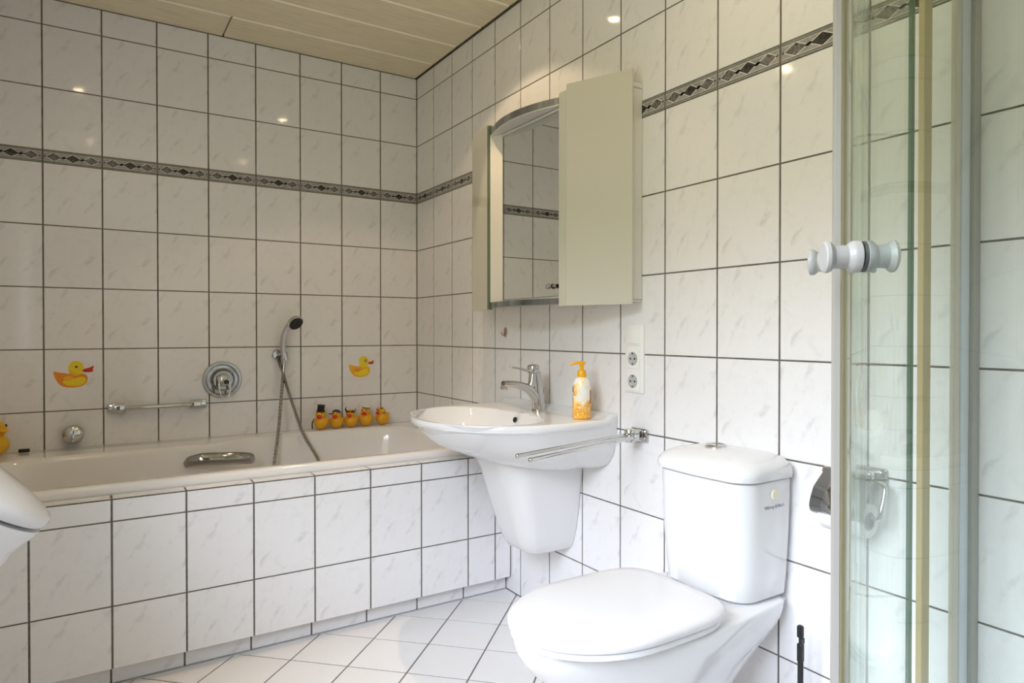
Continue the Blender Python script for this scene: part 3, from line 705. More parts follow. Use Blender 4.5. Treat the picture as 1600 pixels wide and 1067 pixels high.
link('body', bm_mesh(bm), mat('deep_yellow_rubber', (.72, .42, .02), .35), bd, smooth=True)
bm = bmesh.new(); ellipsoid(bm, (0, -.052, .098), (.016, .014, .008)); link('beak', bm_mesh(bm), M['pump'], bd, smooth=True)
for s in (-1, 1):
    bm = bmesh.new(); ellipsoid(bm, (s*.015, -.046, .115), (.005, .003, .006)); link('eye', bm_mesh(bm), M['black'], bd, smooth=True)
so = box('small_black_block', (-.018, -.010, 0), (.018, .010, .0125), M['black'], None, .003); so.location = (-1.662, -.045, .6005)
so['label'] = 'small black block on the bathtub rim beside the big duck'; so['category'] = 'small block'

# ------------------------------------------------------------------ washbasin
CY = -1.245
def sink_outline(depth, hw, hwb=None, n=1.9, fx=.64):
    hwb = hw if hwb is None else hwb; x0 = -depth*(1-fx); P = []
    K = 60
    for k in range(K+1):
        a = PI*k/K; c, s = math.cos(a), math.sin(a)
        P.append((x0-depth*fx*abs(s)**(2/n), CY+hw*math.copysign(abs(c)**(2/n), c)))
    P.append((-.0025, CY-hwb)); P.insert(0, (-.0025, CY+hwb)); return P
SCn = (-.26, CY)
wbn = thing('washbasin', 'white ceramic washbasin on the right wall with half pedestal', 'washbasin', (0, CY, .78))
def S(p, z): return Vector((p[0], p[1]-CY, z-.78))
def sring(depth, hw, hwb, n=1.9, fx=.64):
    """plan outline with a fixed count of points, so every ring matches the next"""
    x0 = -depth*(1-fx); P = []
    for k in range(13): P.append((lerp(-.0025, x0, k/12), lerp(CY+hwb, CY+hw, smooth01(k/12))))
    for k in range(1, 72):
        a = PI*k/72; c, s_ = math.cos(a), math.sin(a)
        P.append((x0-depth*fx*abs(s_)**(2/n), CY+hw*math.copysign(abs(c)**(2/n), c)))
    for k in range(13): P.append((lerp(x0, -.0025, k/12), lerp(CY-hw, CY-hwb, smooth01(k/12))))
    for k in range(1, 30): P.append((-.0025, lerp(CY-hwb, CY+hwb, k/30)))
    return P
def deckz(x): return .779 + .019*smooth01((x+.047)/.030)
bowl_out = [(-.335+.205*math.copysign(abs(math.cos(a))**.80, math.cos(a))*(1 if math.cos(a) < 0 else .82), CY+.283*math.copysign(abs(math.sin(a))**.90, math.sin(a))) for a in [2*PI*k/80 for k in range(80)]]
o0 = sring(.553, .346, .342); b0_ = ray_ring(bowl_out, SCn, [math.atan2(p[1]-SCn[1], p[0]-SCn[0]) for p in o0])
def mixr(A, B, t): return [(lerp(p[0], q[0], t), lerp(p[1], q[1], t)) for p, q in zip(A, B)]
def scal(A, s, c=(-.33, CY)): return [(c[0]+(p[0]-c[0])*s, c[1]+(p[1]-c[1])*s) for p in A]
rings = []
for s_, z in ((.02, .652), (.18, .654), (.42, .662), (.62, .680), (.78, .706), (.90, .738), (.965, .762), (.99, .772)): rings.append([S(p, z) for p in scal(b0_, s_)])
for t in (0, .05, .12, .3, .5, .7, .84, .93):
    R_ = mixr(b0_, o0, t); rings.append([S(p, deckz(p[0]) - {0: .0035, .05: .0012}.get(t, 0)) for p in R_])
edge = lambda d, hw, hwb, dz: [S(p, deckz(p[0])+dz) for p in sring(d, hw, hwb)]
for q_ in ((.549, .3425, .340, -.0012), (.5535, .346, .342, -.004), (.556, .348, .343, -.009), (.5565, .3485, .343, -.014), (.555, .3475, .343, -.0205)): rings.append(edge(*q_))
for d, hw, hwb, z in ((.551, .345, .342, .757), (.540, .339, .341, .750), (.527, .335, .340, .742), (.505, .328, .338, .722), (.470, .318, .334, .695), (.425, .305, .326, .668), (.368, .288, .312, .642), (.315, .268, .292, .622), (.27, .245, .268, .610), (.22, .21, .235, .604)):
    rings.append([S(p, z) for p in sring(d, hw, hwb, 2.0)])
me = loft(rings, True, True); autosmooth(link('basin', me, M['ceramic'], wbn), 50)
lathe('drain', [(.001, .003), (.022, .003), (.025, 0), (.001, 0)], S((-.335, CY), .6525), (0, 0, 1), M['chrome'], wbn)
lathe('overflow_hole', [(.001, .002), (.0085, .002), (.0095, .0035), (.010, 0), (.001, 0)], S((-.1805, CY), .752), (-1, 0, .25), M['black'], wbn)
# half pedestal
def ped(d, hw, z, r=.055):
    P = [(-.0025, CY+hw)]; K = 8
    for sgn, a0 in ((1, 0), (-1, 1)):
        for k in range(K+1):
            a = (PI/2)*(k/K); 
            if sgn == 1: P.append((-(d-r)-r*math.sin(a), CY+hw*.94-r+r*math.cos(a)+hw*.0))
            else: P.append((-(d-r)-r*math.cos(a), CY-(hw*.94-r)-r*math.sin(a)))
    P.append((-.0025, CY-hw)); return [S(p, z) for p in P]
rings = [ped(.30, .172, .625, .10), ped(.283, .160, .585, .10), ped(.262, .150, .52, .09), ped(.240, .140, .45, .08), ped(.215, .124, .37, .07), ped(.195, .108, .32, .06), ped(.178, .096, .295, .05), ped(.150, .080, .283, .04), ped(.11, .055, .280, .03)]
autosmooth(link('half_pedestal', loft(rings), M['ceramic'], wbn), 60)

# faucet
fa = thing('basin_mixer_tap', 'chrome single lever mixer tap on the washbasin', 'tap', (-.076, -1.24, .7797))
lathe('base', [(.001, 0), (.026, 0), (.026, .003), (.0235, .006), (.001, .006)], (0, 0, 0), (0, 0, 1), M['chrome'], fa)
tube('body', [(0, 0, .004), (-.002, 0, .04), (-.006, 0, .08), (-.010, 0, .115), (-.013, 0, .138)], [.0245, .0225, .0200, .0195, .0190], M['chrome'], fa, 24, spline=5)
tube('spout', [(-.004, 0, .020), (-.018, 0, .052), (-.048, 0, .080), (-.085, 0, .094), (-.125, 0, .100), (-.152, 0, .101)], [.019, .0195, .0185, .0165, .0145, .0135], M['chrome'], fa, 18, .85, spline=5)
tube('lever_neck', [(-.070, 0, .084), (-.044, 0, .082), (-.030, 0, .096), (-.025, 0, .122), (-.022, 0, .146)], [.007, .012, .0145, .0155, .0165], M['chrome'], fa, 18, 1.0, spline=5)
lathe('aerator', [(.001, -.002), (.0112, -.002), (.012, .001), (.012, .014), (.001, .014)], (-.148, 0, .083), (0, 0, 1), M['chrome'], fa, 24)
lathe('cap', [(.019, .136), (.0225, .139), (.0225, .150), (.0215, .151), (.0215, .153), (.0225, .154), (.0215, .163), (.015, .167), (.001, .168)], (-.014, 0, 0), (-.06, 0, 1), M['chrome'], fa)
tube('lever', [(-.032, -.006, .142), (-.052, -.012, .146), (-.080, -.0125, .153), (-.108, -.009, .158), (-.120, 0, .160), (-.108, .009, .158), (-.080, .0125, .153), (-.052, .012, .146), (-.032, .006, .142)], .0034, M['chrome'], fa, 10, spline=5)
tube('pull_rod', [(.020, 0, .03), (.024, 0, .075)], .0025, M['chrome'], fa, 8)
bm = bmesh.new(); ellipsoid(bm, (.024, 0, .078), (.005, .005, .004)); link('rod_knob', bm_mesh(bm), M['chrome'], fa, smooth=True)

# soap dispenser
sb = thing('soap_dispenser', 'white and yellow honey print soap dispenser with orange pump on the washbasin', 'soap bottle', (-.090, -1.512, .7795))
lathe('bottle', [(.001, 0), (.027, 0), (.0300, .003), (.0305, .010), (.0305, .098), (.0285, .115), (.0225, .130), (.014, .137), (.001, .138)], (0, 0, 0), (0, 0, 1), M['bottle'], sb, 40, 60)
lathe('collar', [(.001, .135), (.0145, .135), (.0150, .137), (.0145, .156), (.013, .159), (.001, .160)], (0, 0, 0), (0, 0, 1), M['pump'], sb)
lathe('pump_stem', [(.0065, .158), (.0065, .175), (.009, .177), (.0095, .183), (.006, .187), (.001, .188)], (0, 0, 0), (0, 0, 1), M['pump'], sb)
bdir = Vector((-.75, .45, 0)).normalized()
tube('nozzle', [Vector((0, 0, .183))-bdir*.012, Vector((0, 0, .184)), Vector((0, 0, .183))+bdir*.02, Vector((0, 0, .177))+bdir*.038], [.0035, .0055, .0048, .0034], M['pump'], sb, 12, spline=4)
# dark lettering marks and a picture panel wrapped on the bottle
def wrap(name, a0, a1, z0, z1, m_, r=.0308):
    K = 6; vs = []; fs = []
    for k in range(K+1):
        a = math.radians(lerp(a0, a1, k/K)); vs += [(r*math.cos(a), r*math.sin(a), z0), (r*math.cos(a), r*math.sin(a), z1)]
    for k in range(K): fs.append((2*k, 2*k+2, 2*k+3, 2*k+1))
    ob = link(name, mesh(vs, fs), m_, sb, smooth=True); md = ob.modifiers.new('thickness', 'SOLIDIFY'); md.thickness = .0003; return ob
for z0, z1, a0, a1 in ((.088, .104, 150, 166), (.074, .080, 152, 162), (.066, .070, 152, 164), (.052, .056, 150, 160), (.004, .010, 150, 160)):
    wrap('lettering', a0, a1, z0, z1, M['bottlemark'])
wrap('picture_panel', -68, -44, .050, .095, mat('caramel_print', (.45, .16, .03), .4))

# towel rail
tr = thing('towel_rail', 'two-armed chrome towel rail swung out beside the washbasin', 'towel rail', (0, -1.70, .742))
box('wall_plate', (-.009, -.032, -.021), (0, .040, .021), M['chrome'], tr, .0042, 3)
bm = bmesh.new(); add_box(bm, (-.050, -.016, -.017), (-.006, .022, .019), .006, 3); link('block', bm_mesh(bm), M['chrome'], tr, smooth=True); 
lathe('pivot', [(.001, -.019), (.016, -.019), (.0175, -.016), (.0175, .018), (.016, .021), (.001, .021)], (-.045, .004, 0), (0, 0, 1), M['chrome'], tr)
tube('arm', [(-.030, .012, .004), (-.120, -.006, .002), (-.500, -.062, -.007)], .0062, M['chrome'], tr, 14)
tube('arm', [(-.030, -.008, -.002), (-.110, -.030, -.004), (-.503, -.128, -.007)], .0062, M['chrome'], tr, 14)
for p in ((-.500, -.062, -.007), (-.503, -.128, -.007)):
    bm = bmesh.new(); ellipsoid(bm, p, (.0072, .0072, .0072), None, 14, 10); link('arm_tip', bm_mesh(bm), M['chrome'], tr, smooth=True)

# switch and sockets
sw = thing('switch_and_sockets', 'white wall plate with a light switch over two power sockets', 'switch plate', (0, -1.673, .980))
def wbox(nm, y0, y1, z0, z1, d0, d1, m_, bev=.0015, par=None): return box(nm, (-d1, y0, z0), (-d0, y1, z1), m_, par or sw, bev)
wbox('frame', -.0425, .0425, -.108, .108, 0, .007, M['plastic'], .0025)
for k, zc in enumerate((.0715, 0, -.0715)):
    wbox('insert', -.0275, .0345, zc-.031, zc+.031, .006, .0095, M['plastic'])
    if k == 0: wbox('rocker', -.0205, .0275, zc-.024, zc+.024, .008, .0135, M['plastic'], .002)
    else:
        lathe('socket_well', [(.001, .0097), (.0195, .0097), (.0205, .0102), (.0215, .0102), (.0215, .0085)], (0, .0035, zc), (-1, 0, 0), mat('socket_well_%d' % k, (.46, .46, .46), .4), sw)
        for yy in (-.006, .013): lathe('pin_hole', [(.001, .0112), (.003, .0112), (.003, .0098)], (0, yy, zc), (-1, 0, 0), M['black'], sw, 10)
        for s in (-1, 1): wbox('earth_clip', .000, .007, zc+s*.0165-.003, zc+s*.0165+.003, .0098, .0118, M['darkmetal'], .0008)

# little adhesive hook
hk = thing('adhesive_hook', 'small brownish adhesive hook on the wall tile under the mirror cabinet', 'hook', (0, -.886, 1.063))
lathe('pad', [(.001, .003), (.013, .003), (.015, .0015), (.015, 0), (.001, 0)], (0, 0, 0), (-1, 0, 0), M['hook'], hk)
hk.children[0].scale = (1, .8, 1.35)
tube('hook', [(-.002, 0, .008), (-.008, .001, -.008), (-.014, .002, -.012), (-.018, .002, -.004), (-.018, .002, .003)], .0022, M['hook'], hk, 8, spline=4)

# ------------------------------------------------------------------ mirror cabinet
mc_ = thing('mirror_cabinet', 'mirror cabinet with pale slanting side doors and curved metal trim on the right wall', 'mirror cabinet', (0, -1.2525, 1.15))
def K(x, y, z): return Vector((x, y+1.2525, z-1.15))
def cprism(name, poly, z0, z1, m_, bev=0.0): return prism(name, [(p[0], p[1]+1.2525) for p in poly], z0-1.15, z1-1.15, m_, mc_, bev)
cprism('carcass', [(-.001, -1.03), (-.001, -1.475), (-.130, -1.475), (-.130, -1.03)], 1.172, 1.826, M['cabinet'])
cprism('mirror', [(-.1305, -1.083), (-.1305, -1.475), (-.134, -1.475), (-.134, -1.083)], 1.186, 1.818, M['mirror'])
cprism('mirror_frame', [(-.1305, -1.020), (-.1305, -1.083), (-.1345, -1.083), (-.138, -1.070), (-.150, -1.024), (-.150, -1.016)], 1.178, 1.824, M['cabinet'], .0008)
cprism('side_compartment', [(-.001, -1.476), (-.001, -1.702), (-.048, -1.702), (-.138, -1.500), (-.138, -1.476)], 1.166, 1.822, M['cabinet'], .001)
cprism('side_compartment', [(-.001, -1.015), (-.001, -.800), (-.086, -.800), (-.136, -1.000), (-.136, -1.015)], 1.166, 1.822, M['cabinet'], .001)
cprism('compartment_top', [(-.001, -1.476), (-.001, -1.7035), (-.050, -1.7035), (-.140, -1.500), (-.140, -1.476)], 1.8235, 1.839, M['cabinet'], .001)
cprism('compartment_top', [(-.001, -1.015), (-.001, -.798), (-.088, -.798), (-.138, -1.000), (-.138, -1.015)], 1.8235, 1.839, M['cabinet'], .001)
cprism('compartment_base', [(-.001, -1.476), (-.001, -1.7035), (-.050, -1.7035), (-.140, -1.500), (-.140, -1.476)], 1.1605, 1.1645, M['cabinet'])
# doors: (outer point, inner point)
def door(o_, i_, label):
    a, c = Vector((*o_, 0)), Vector((*i_, 0)); d = (c-a).normalized(); nrm = Vector((d.y, -d.x, 0))
    if nrm.x < 0: nrm = -nrm
    th = .008; P = [a, c, c+nrm*th, a+nrm*th]
    return cprism('door', [(p.x, p.y) for p in P], 1.1505, 1.8695, M['door'], .0006)
dr = door((-.058, -1.720), (-.149, -1.5045), ''); dl = door((-.101, -.785), (-.1500, -.993), '')
# darker glass edge of the left door facing the mirror; pale frosted strip beside the right door
cprism('door_edge_trim', [(-.1500, -.9935), (-.1525, -1.0155), (-.140, -1.0165), (-.139, -.9955)], 1.1505, 1.8600, M['glassedge'], .0006)
cprism('glass_strip', [(-.1475, -1.503), (-.1480, -1.462), (-.1440, -1.462), (-.1430, -1.500)], 1.1505, 1.852, M['frost'], .0006)
# curved trims
def arc_trim(name, z0, z1, bul, m_, inner=-.131, under=None):
    K_ = 24; ys = [lerp(-1.021, -1.462, k/K_) for k in range(K_+1)]
    P = [(-.1495-bul*(1-((2*k/K_)-1)**2), y) for k, y in enumerate(ys)]
    poly = P + [(inner, -1.462), (inner, -1.021)]
    ob = cprism(name, poly, z0, z1, m_, 0)
    return ob
arc_trim('top_trim', 1.8165, 1.8385, .050, M['darkmetal']); arc_trim('top_panel', 1.8120, 1.8163, .046, M['cabinet'])
arc_trim('bottom_trim', 1.1575, 1.1765, .040, M['darkmetal'])
cprism('mirror_ledge', [(-.1345, -1.083), (-.1345, -1.462), (-.139, -1.462), (-.139, -1.083)], 1.802, 1.8085, M['cabinet'])
lathe('handle_knob', [(.001, 0), (.0075, 0), (.0085, .003), (.0085, .012), (.006, .014), (.006, .060), (.001, .060)], K(-.1460, -1.392, 1.2185), (0, -1, 0), M['chrome'], mc_, 20)
lathe('handle_ring', [(.005, 0), (.0078, 0), (.0078, .004), (.005, .004)], K(-.1460, -1.425, 1.2185), (0, -1, 0), M['black'], mc_, 16)

# ------------------------------------------------------------------ toilet
TY = -2.100
def egg(front, back, hw, hwb, z, n=2.0, K=40, cx=None):
    """closed plan: rounded front reaching x = -front, straight back at x = -back"""
    cx = -(back + (front-back)*.45) if cx is None else cx; P = []
    for k in range(K+1):
        a = PI/2+PI*k/K; c, s = math.cos(a), math.sin(a)
        P.append((cx-(front+cx)*abs(c)**(2/n), TY+hw*math.copysign(abs(s)**(2/n), s)))
    r = .02
    P += [(cx*.5-back*.5, TY-lerp(hw, hwb, .6)), (-back-r, TY-hwb), (-back, TY-hwb+r), (-back, TY+hwb-r), (-back-r, TY+hwb), (cx*.5-back*.5, TY+lerp(hw, hwb, .6))]
    return [Vector((p[0], p[1]-TY, z)) for p in P]
to = thing('toilet', 'white close-coupled toilet with closed lid against the right wall', 'toilet', (0, TY, 0))
rings = [egg(.560, .20, .112, .09, 0), egg(.565, .195, .114, .092, .02), egg(.552, .20, .104, .088, .06), egg(.545, .20, .100, .086, .12), egg(.555, .17, .106, .09, .19), egg(.585, .12, .122, .10, .245),
         egg(.635, .065, .146, .115, .30), egg(.672, .025, .160, .132, .34), egg(.702, .006, .170, .142, .372), egg(.712, .004, .176, .146, .398), egg(.712, .004, .176, .147, .410), egg(.704, .006, .170, .144, .416)]
bw = link('bowl', loft(rings), M['ceramic'], to); md = bw.modifiers.new('s', 'SUBSURF'); md.levels = 1; md.render_levels = 1
for p in bw.data.polygons: p.use_smooth = True
def seat_ring(f, b_, hw, hwb, z):
    K_ = 96; P = []; cx = -(f+b_)/2-.01; cy = 0
    for k in range(K_):
        a = 2*PI*k/K_; c, s_ = math.cos(a), math.sin(a); n = 2.0 if c < 0 else 4.5
        rx = (f+cx) if c < 0 else (-b_-cx)
        P.append(Vector((cx+rx*math.copysign(abs(c)**(2/n), c), hw*math.copysign(abs(s_)**(2/n), s_)-.008, z)))
    return P
rings = [seat_ring(.712, .250, .174, .150, .418), seat_ring(.716, .246, .177, .152, .420), seat_ring(.716, .246, .177, .152, .430), seat_ring(.713, .249, .175, .150, .432)]
link('seat', loft(rings), M['seat'], to, smooth=False); autosmooth(to.children[-1], 50)
rings = [seat_ring(.712, .245, .174, .155, .4325), seat_ring(.720, .238, .180, .160, .435), seat_ring(.722, .236, .182, .161, .442), seat_ring(.720, .238, .180, .160, .449), seat_ring(.710, .248, .172, .152, .4545), seat_ring(.68, .28, .146, .13, .4575), seat_ring(.61, .35, .092, .09, .459), seat_ring(.54, .42, .04, .04, .4595)]
autosmooth(link('lid', loft(rings), M['seat'], to), 50)
tube('hinge', [(-.250, -.085, .432), (-.250, .085, .432)], .011, M['seat'], to, 14)
# cistern
def cist(d, hw, z, r=.055, xb=.010):
    P = [(-xb, hw-.012), (-xb-.012, hw)]; K_ = 10
    for k in range(K_+1):
        a = PI/2*k/K_; P.append((-(d-r)-r*math.sin(a), hw-r*(1-math.cos(a))*1.0))
    for j in range(1, 8):
        t = j/8; P.append((-d-.006*math.sin(PI*t), lerp(hw-r, -(hw-r), t)))
    for k in range(K_+1):
        a = PI/2*(1-k/K_); P.append((-(d-r)-r*math.sin(a), -(hw-r*(1-math.cos(a)))))
    P += [(-xb-.012, -hw), (-xb, -hw+.012)]
    return [Vector((p[0], p[1], z)) for p in P]
rings = [cist(.175, .128, .419), cist(.182, .132, .424), cist(.186, .137, .47), cist(.190, .144, .58), cist(.192, .147, .68), cist(.192, .147, .706), cist(.188, .143, .709)]
autosmooth(link('cistern', loft(rings), M['ceramic'], to), 50)
rings = [cist(.192, .147, .7095), cist(.200, .153, .712), cist(.202, .155, .722), cist(.200, .154, .733), cist(.190, .147, .745), cist(.165, .128, .757, .05), cist(.12, .09, .765, .04, .03), cist(.09, .05, .768, .02, .05)]
autosmooth(link('cistern_lid', loft(rings), M['ceramic'], to), 50)
lathe('flush_button', [(.001, -.004), (.028, -.004), (.0285, .002), (.024, .005), (.021, .003), (.001, .0035)], (-.085, .028, .768), (0, 0, 1), M['chrome'], to)
lathe('side_cap', [(.001, .006), (.012, .006), (.0135, .004), (.0135, 0), (.001, 0)], (-.080, -.1455, .676), (0, -1, 0), M['cream'], to)
tcv = bpy.data.curves.new('maker_name', 'FONT'); tcv.body = 'Villeroy & Boch'; tcv.size = .0118; tcv.align_x = 'CENTER'; tcv.extrude = .0002
tob = bpy.data.objects.new('tmp', tcv); COL.objects.link(tob); dg = bpy.context.evaluated_depsgraph_get(); tme = bpy.data.meshes.new_from_object(tob.evaluated_get(dg)); bpy.data.objects.remove(tob)
tx = link('lettering', tme, M['text'], to, (-.078, -.1476, .640), (PI/2, 0, 0))
tx.location = (-.080, -.1470, .643)

# toilet brush
tb = thing('toilet_brush', 'black toilet brush standing beside the toilet', 'toilet brush', (-.075, -2.315, 0))
lathe('holder', [(.001, 0), (.042, 0), (.045, .004), (.042, .10), (.040, .125), (.037, .125), (.036, .10), (.034, .012), (.001, .010)], (0, 0, 0), (0, 0, 1), M['black'], tb)
lathe('brush_head', [(.001, .02), (.026, .025), (.030, .06), (.026, .09), (.006, .10)], (0, 0, 0), (0, 0, 1), M['white'], tb)
tube('handle', [(0, 0, .095), (0, 0, .30)], .0066, M['black'], tb, 12)
bm = bmesh.new(); add_box(bm, (-.0066, -.0066, .300), (.0066, .0066, .343), .003); add_box(bm, (-.0066, -.0066, .343), (.0066, .0012, .356), .001); add_box(bm, (-.0066, -.0066, .355), (.0066, .0075, .385), .0045, 3)
link('hook_end', bm_mesh(bm), M['black'], tb)

# paper holder
ph = thing('toilet_paper_holder', 'chrome toilet paper holder with cover flap on the wall behind the shower glass', 'paper holder', (0, -2.415, .745))
def Q(y, z): return (y+2.415, z-.745)
box('wall_plate', (-.008, -.062, -.018), (0, .012, .022), M['chrome'], ph, .004, 3)
box('bracket_block', (-.040, -.045, -.012), (-.006, -.005, .016), M['chrome'], ph, .006, 3)
tube('flap_hinge', [(-.045, -.035, .004), (-.045, .060, .004)], .0105, M['chrome'], ph, 14)
# curved flap
prof = [(-.052, .014), (-.064, -.006), (-.078, -.030), (-.089, -.052), (-.094, -.068), (-.091, -.080), (-.082, -.087)]
prof = [(p.x, p.z) for p in catmull([(a, 0, c) for a, c in prof], 4)]
vs, fs = [], []
for i, (x_, z_) in enumerate(prof):
    top = max(0, 1-i/8); vs += [(x_, .066-.016*top, z_), (x_, -.060+.004*top, z_)]
for i in range(len(prof)-1): fs.append((2*i, 2*i+1, 2*i+3, 2*i+2))
ob = link('cover_flap', mesh(vs, fs), M['steel'], ph, smooth=True); md = ob.modifiers.new('t', 'SOLIDIFY'); md.thickness = .0012
tube('roll_arm', [(-.022, -.040, -.006), (-.030, -.068, -.010), (-.038, -.073, -.030), (-.050, -.073, -.060), (-.052, -.070, -.078), (-.052, -.052, -.080)], .0052, M['chrome'], ph, 12, spline=5)
tube('roll_bar', [(-.052, -.060, -.080), (-.052, .050, -.080)], .006, M['chrome'], ph, 12)
pr_ = thing('toilet_roll', 'white toilet paper roll hanging in the chrome holder', 'toilet roll', (-.052, -2.415, .6580))
lathe('paper', [(.0195, -.049), (.036, -.049), (.037, -.048), (.037, .048), (.036, .049), (.0195, .049), (.0195, -.049)], (0, 0, 0), (0, 1, 0), M['paper'], pr_, 36)
lathe('core', [(.0180, -.0495), (.0195, -.0495), (.0195, .0495), (.0180, .0495), (.0180, -.0495)], (0, 0, 0), (0, 1, 0), M['card'], pr_, 28)

# ------------------------------------------------------------------ urinal on the left wall
UY = -1.72
ur = thing('urinal', 'white wall-hung urinal with tilted lid on the left', 'urinal', (XL, UY, .60))
def ural(d, hw, z0, slope, K_=36, lift=0.0, n=2.1):
    """D-shaped ring; z falls by slope towards the tip"""
    P = []
    for k in range(K_+1):
        a = PI*k/K_; s, c = math.sin(a), math.cos(a)
        xx = .003+d*abs(s)**(2/n); yy = hw*math.copysign(abs(c)**(2/n), c)
        P.append(Vector((xx, yy, z0+slope*(d-xx)-.60+lift)))
    return P
rings = [ural(.06, .07, .33, 0), ural(.11, .105, .345, 0), ural(.145, .125, .40, 0), ural(.165, .135, .48, 0), ural(.185, .145, .56, .05), ural(.215, .155, .63, .2), ural(.245, .163, .668, .5), ural(.275, .170, .690, .78), ural(.280, .172, .697, .80)]
autosmooth(link('bowl', loft(rings), M['ceramic'], ur), 60)
rings = [ural(.284, .170, .703, .80), ural(.293, .176, .708, .80), ural(.296, .178, .718, .80), ural(.290, .174, .731, .82), ural(.265, .158, .765, .82), ural(.21, .125, .822, .75), ural(.14, .08, .885, .6), ural(.06, .03, .94, .3)]
autosmooth(link('lid', loft(rings), M['seat'], ur), 60)

# ------------------------------------------------------------------ quadrant shower
SX, SY, SR = -.30, -3.14, .50      # centre of the curve
sh = thing('shower_enclosure', 'quadrant shower enclosure with curved clear glass sliding doors', 'shower enclosure', (-.30, -3.0, 0))
def W_(p, z=None): return (p[0]+.30, p[1]+3.0)
def arcp(R_, deg): a = math.radians(deg); return (SX-R_*math.sin(a), SY+R_*math.cos(a))
def strip_prism(name, pts, th, z0, z1, m_, bev=0):
    """a thin wall following plan points; th = thickness to either side"""
    L_, R2 = [], []
    for i, p in enumerate(pts):
        a, c = pts[max(i-1, 0)], pts[min(i+1, len(pts)-1)]; d = Vector((c[0]-a[0], c[1]-a[1], 0)).normalized(); nrm = Vector((-d.y, d.x, 0))
        L_.append((p[0]+nrm.x*th/2+.30, p[1]+nrm.y*th/2+3.0)); R2.append((p[0]-nrm.x*th/2+.30, p[1]-nrm.y*th/2+3.0))
    return prism(name, L_+R2[::-1], z0, z1, m_, sh, bev)
ZB, ZT = .155, 1.98
outline = [(-.004, SY+.5-.0)] + [arcp(.5, d) for d in range(0, 91, 5)] + [(-.80, YN+.004), (-.004, YN+.004)]
tray = strip_prism  # (kept for clarity)
def grow(e): return [(-.004, SY+.5+e)] + [arcp(.5+e, d) for d in range(0, 91, 5)] + [(-.80-e, YN+.004), (-.004, YN+.004)]
rings = [[Vector((*W_(p), z)) for p in grow(e)] for e, z in ((.015, .001), (.018, .14), (.016, .150), (.010, .154), (-.045, .154), (-.055, .148), (-.075, .11), (-.10, .10))]
autosmooth(link('tray', loft(rings), M['ceramic'], sh), 40)
# wall profiles, fixed panes, rails
prism('wall_profile', [W_(p) for p in ((-.001, -2.629), (-.001, -2.6535), (-.030, -2.6535), (-.030, -2.629))], ZB, ZT, M['profile'], sh, .001)
prism('profile_insert', [W_(p) for p in ((-.030, -2.634), (-.030, -2.6475), (-.063, -2.6475), (-.063, -2.634))], ZB, ZT, M['profilelight'], sh, .001)
prism('pane_seal', [W_(p) for p in ((-.063, -2.636), (-.063, -2.6455), (-.083, -2.6455), (-.083, -2.636))], ZB, ZT, M['sealpale'], sh, .001)
strip_prism('fixed_pane', [(-.060, -2.641), (-.180, -2.641)], .006, ZB+.03, ZT-.03, M['glass'])
prism('seal', [W_(p) for p in ((-.172, -2.634), (-.172, -2.6455), (-.198, -2.6455), (-.198, -2.634))], ZB+.03, ZT-.03, M['seal'], sh, .001)
strip_prism('sliding_door', [(-.260, -2.654), (-.30, -2.654)] + [arcp(.486, d) for d in range(3, 35, 3)], .006, ZB+.03, ZT-.03, M['glass'])
strip_prism('pane_edge', [(-.2560, -2.654), (-.2640, -2.654)], .0068, ZB+.03, ZT-.03, M['glassgreen'])
strip_prism('door_profile', [arcp(.4965, 33.5), arcp(.4965, 36)], .014, ZB+.03, ZT-.03, M['seal'], .001)
strip_prism('sliding_door', [arcp(.5015, d) for d in range(40, 91, 3)] + [(-.80, -3.20)], .006, ZB+.03, ZT-.03, M['glass'])
strip_prism('door_profile', [arcp(.5115, 37.8), arcp(.5115, 40.5)], .009, ZB+.03, ZT-.03, M['leadgrey'], .001)
strip_prism('fixed_pane', [(-.79, -3.17), (-.79, YN+.03)], .006, ZB+.03, ZT-.03, M['glass'])
prism('wall_profile', [W_(p) for p in ((-.778, YN+.001), (-.805, YN+.001), (-.805, YN+.032), (-.778, YN+.032))], ZB, ZT, M['profile'], sh, .001)
for z0, z1 in ((ZT-.03, ZT+.012), (ZB, ZB+.03)):
    strip_prism('rail', [(-.031, -2.646), (-.30, -2.646)] + [arcp(.494, d) for d in range(3, 91, 3)] + [(-.794, YN+.034)], .030, z0, z1, M['satin'])
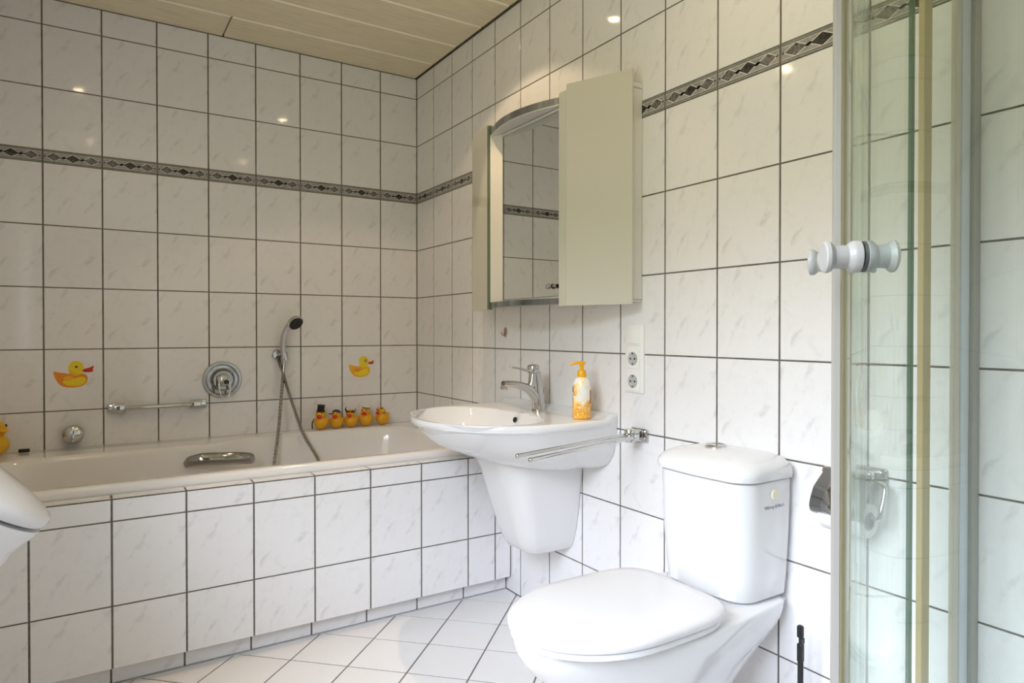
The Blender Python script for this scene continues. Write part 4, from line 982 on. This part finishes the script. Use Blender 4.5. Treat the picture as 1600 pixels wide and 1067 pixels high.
# round knobs through the glass
KN = [(.001, -.050), (.0165, -.050), (.0190, -.048), (.0195, -.044), (.0180, -.041), (.0145, -.037), (.0142, -.020), (.0175, -.016), (.0195, -.012), (.0195, -.004), (.0175, -.0035)]
def knob(deg, R_, z, ln=1.0, li=1.0):
    a = math.radians(deg); n_ = Vector((-math.sin(a), math.cos(a), 0)); c = Vector((*W_(arcp(R_, deg)), z))
    k = lathe('knob', [(r_, h*ln) for r_, h in KN], c, -n_, M['knobplastic'], sh, 32)
    link('knob_gasket', lathe_ring_mesh([(.001, -.0036), (.0185, -.0036), (.0185, .0036), (.001, .0036)], c, -n_, 32), M['rubberblack'], sh)
    lathe('knob', [(r_, -h*li) for r_, h in KN][::-1], c, -n_, M['knobplastic'], sh, 32)
knob(49.0, .5015, 1.157, .90, .76)
knob(27.5, .497, 1.170, 1.0, .8)

# ------------------------------------------------------------------ sub-parts: hang small fittings under the part that carries them
def kids(t, base): return [c for c in t.children if c.name.split('.')[0] == base]
def hang(t, child, parent, pick=0):
    P_ = kids(t, parent)
    for c in kids(t, child): c.parent = P_[pick]
hang(to, 'flush_button', 'cistern_lid'); hang(to, 'side_cap', 'cistern'); hang(to, 'lettering', 'cistern'); hang(to, 'hinge', 'seat')
hang(hs, 'spray_face', 'shower_head'); hang(hs, 'bracket_arm', 'bracket'); hang(hs, 'holder_ring', 'bracket')
hang(fa, 'rod_knob', 'pull_rod'); hang(fa, 'aerator', 'spout'); hang(fa, 'lever_neck', 'lever')
hang(sb, 'nozzle', 'pump_stem'); hang(sb, 'lettering', 'bottle'); hang(sb, 'picture_panel', 'bottle')
hang(va, 'button', 'cartridge'); hang(tr, 'arm_tip', 'arm')
ins = kids(sw, 'insert')
for c in kids(sw, 'rocker'): c.parent = ins[0]
for nm in ('socket_well', 'pin_hole', 'earth_clip'):
    L_ = kids(sw, nm)
    for i_, c in enumerate(L_): c.parent = ins[1 + i_*2//len(L_)]
for nm in ('handle_knob', 'handle_ring'):
    for c in kids(mc_, nm): c.parent = dr
hang(sh, 'pane_edge', 'sliding_door'); kn = kids(sh, 'knob'); sd = kids(sh, 'sliding_door')
for i_, c in enumerate(kn): c.parent = sd[1] if i_ < 2 else sd[0]
for i_, c in enumerate(kids(sh, 'knob_gasket')): c.parent = sd[1] if i_ < 1 else sd[0]
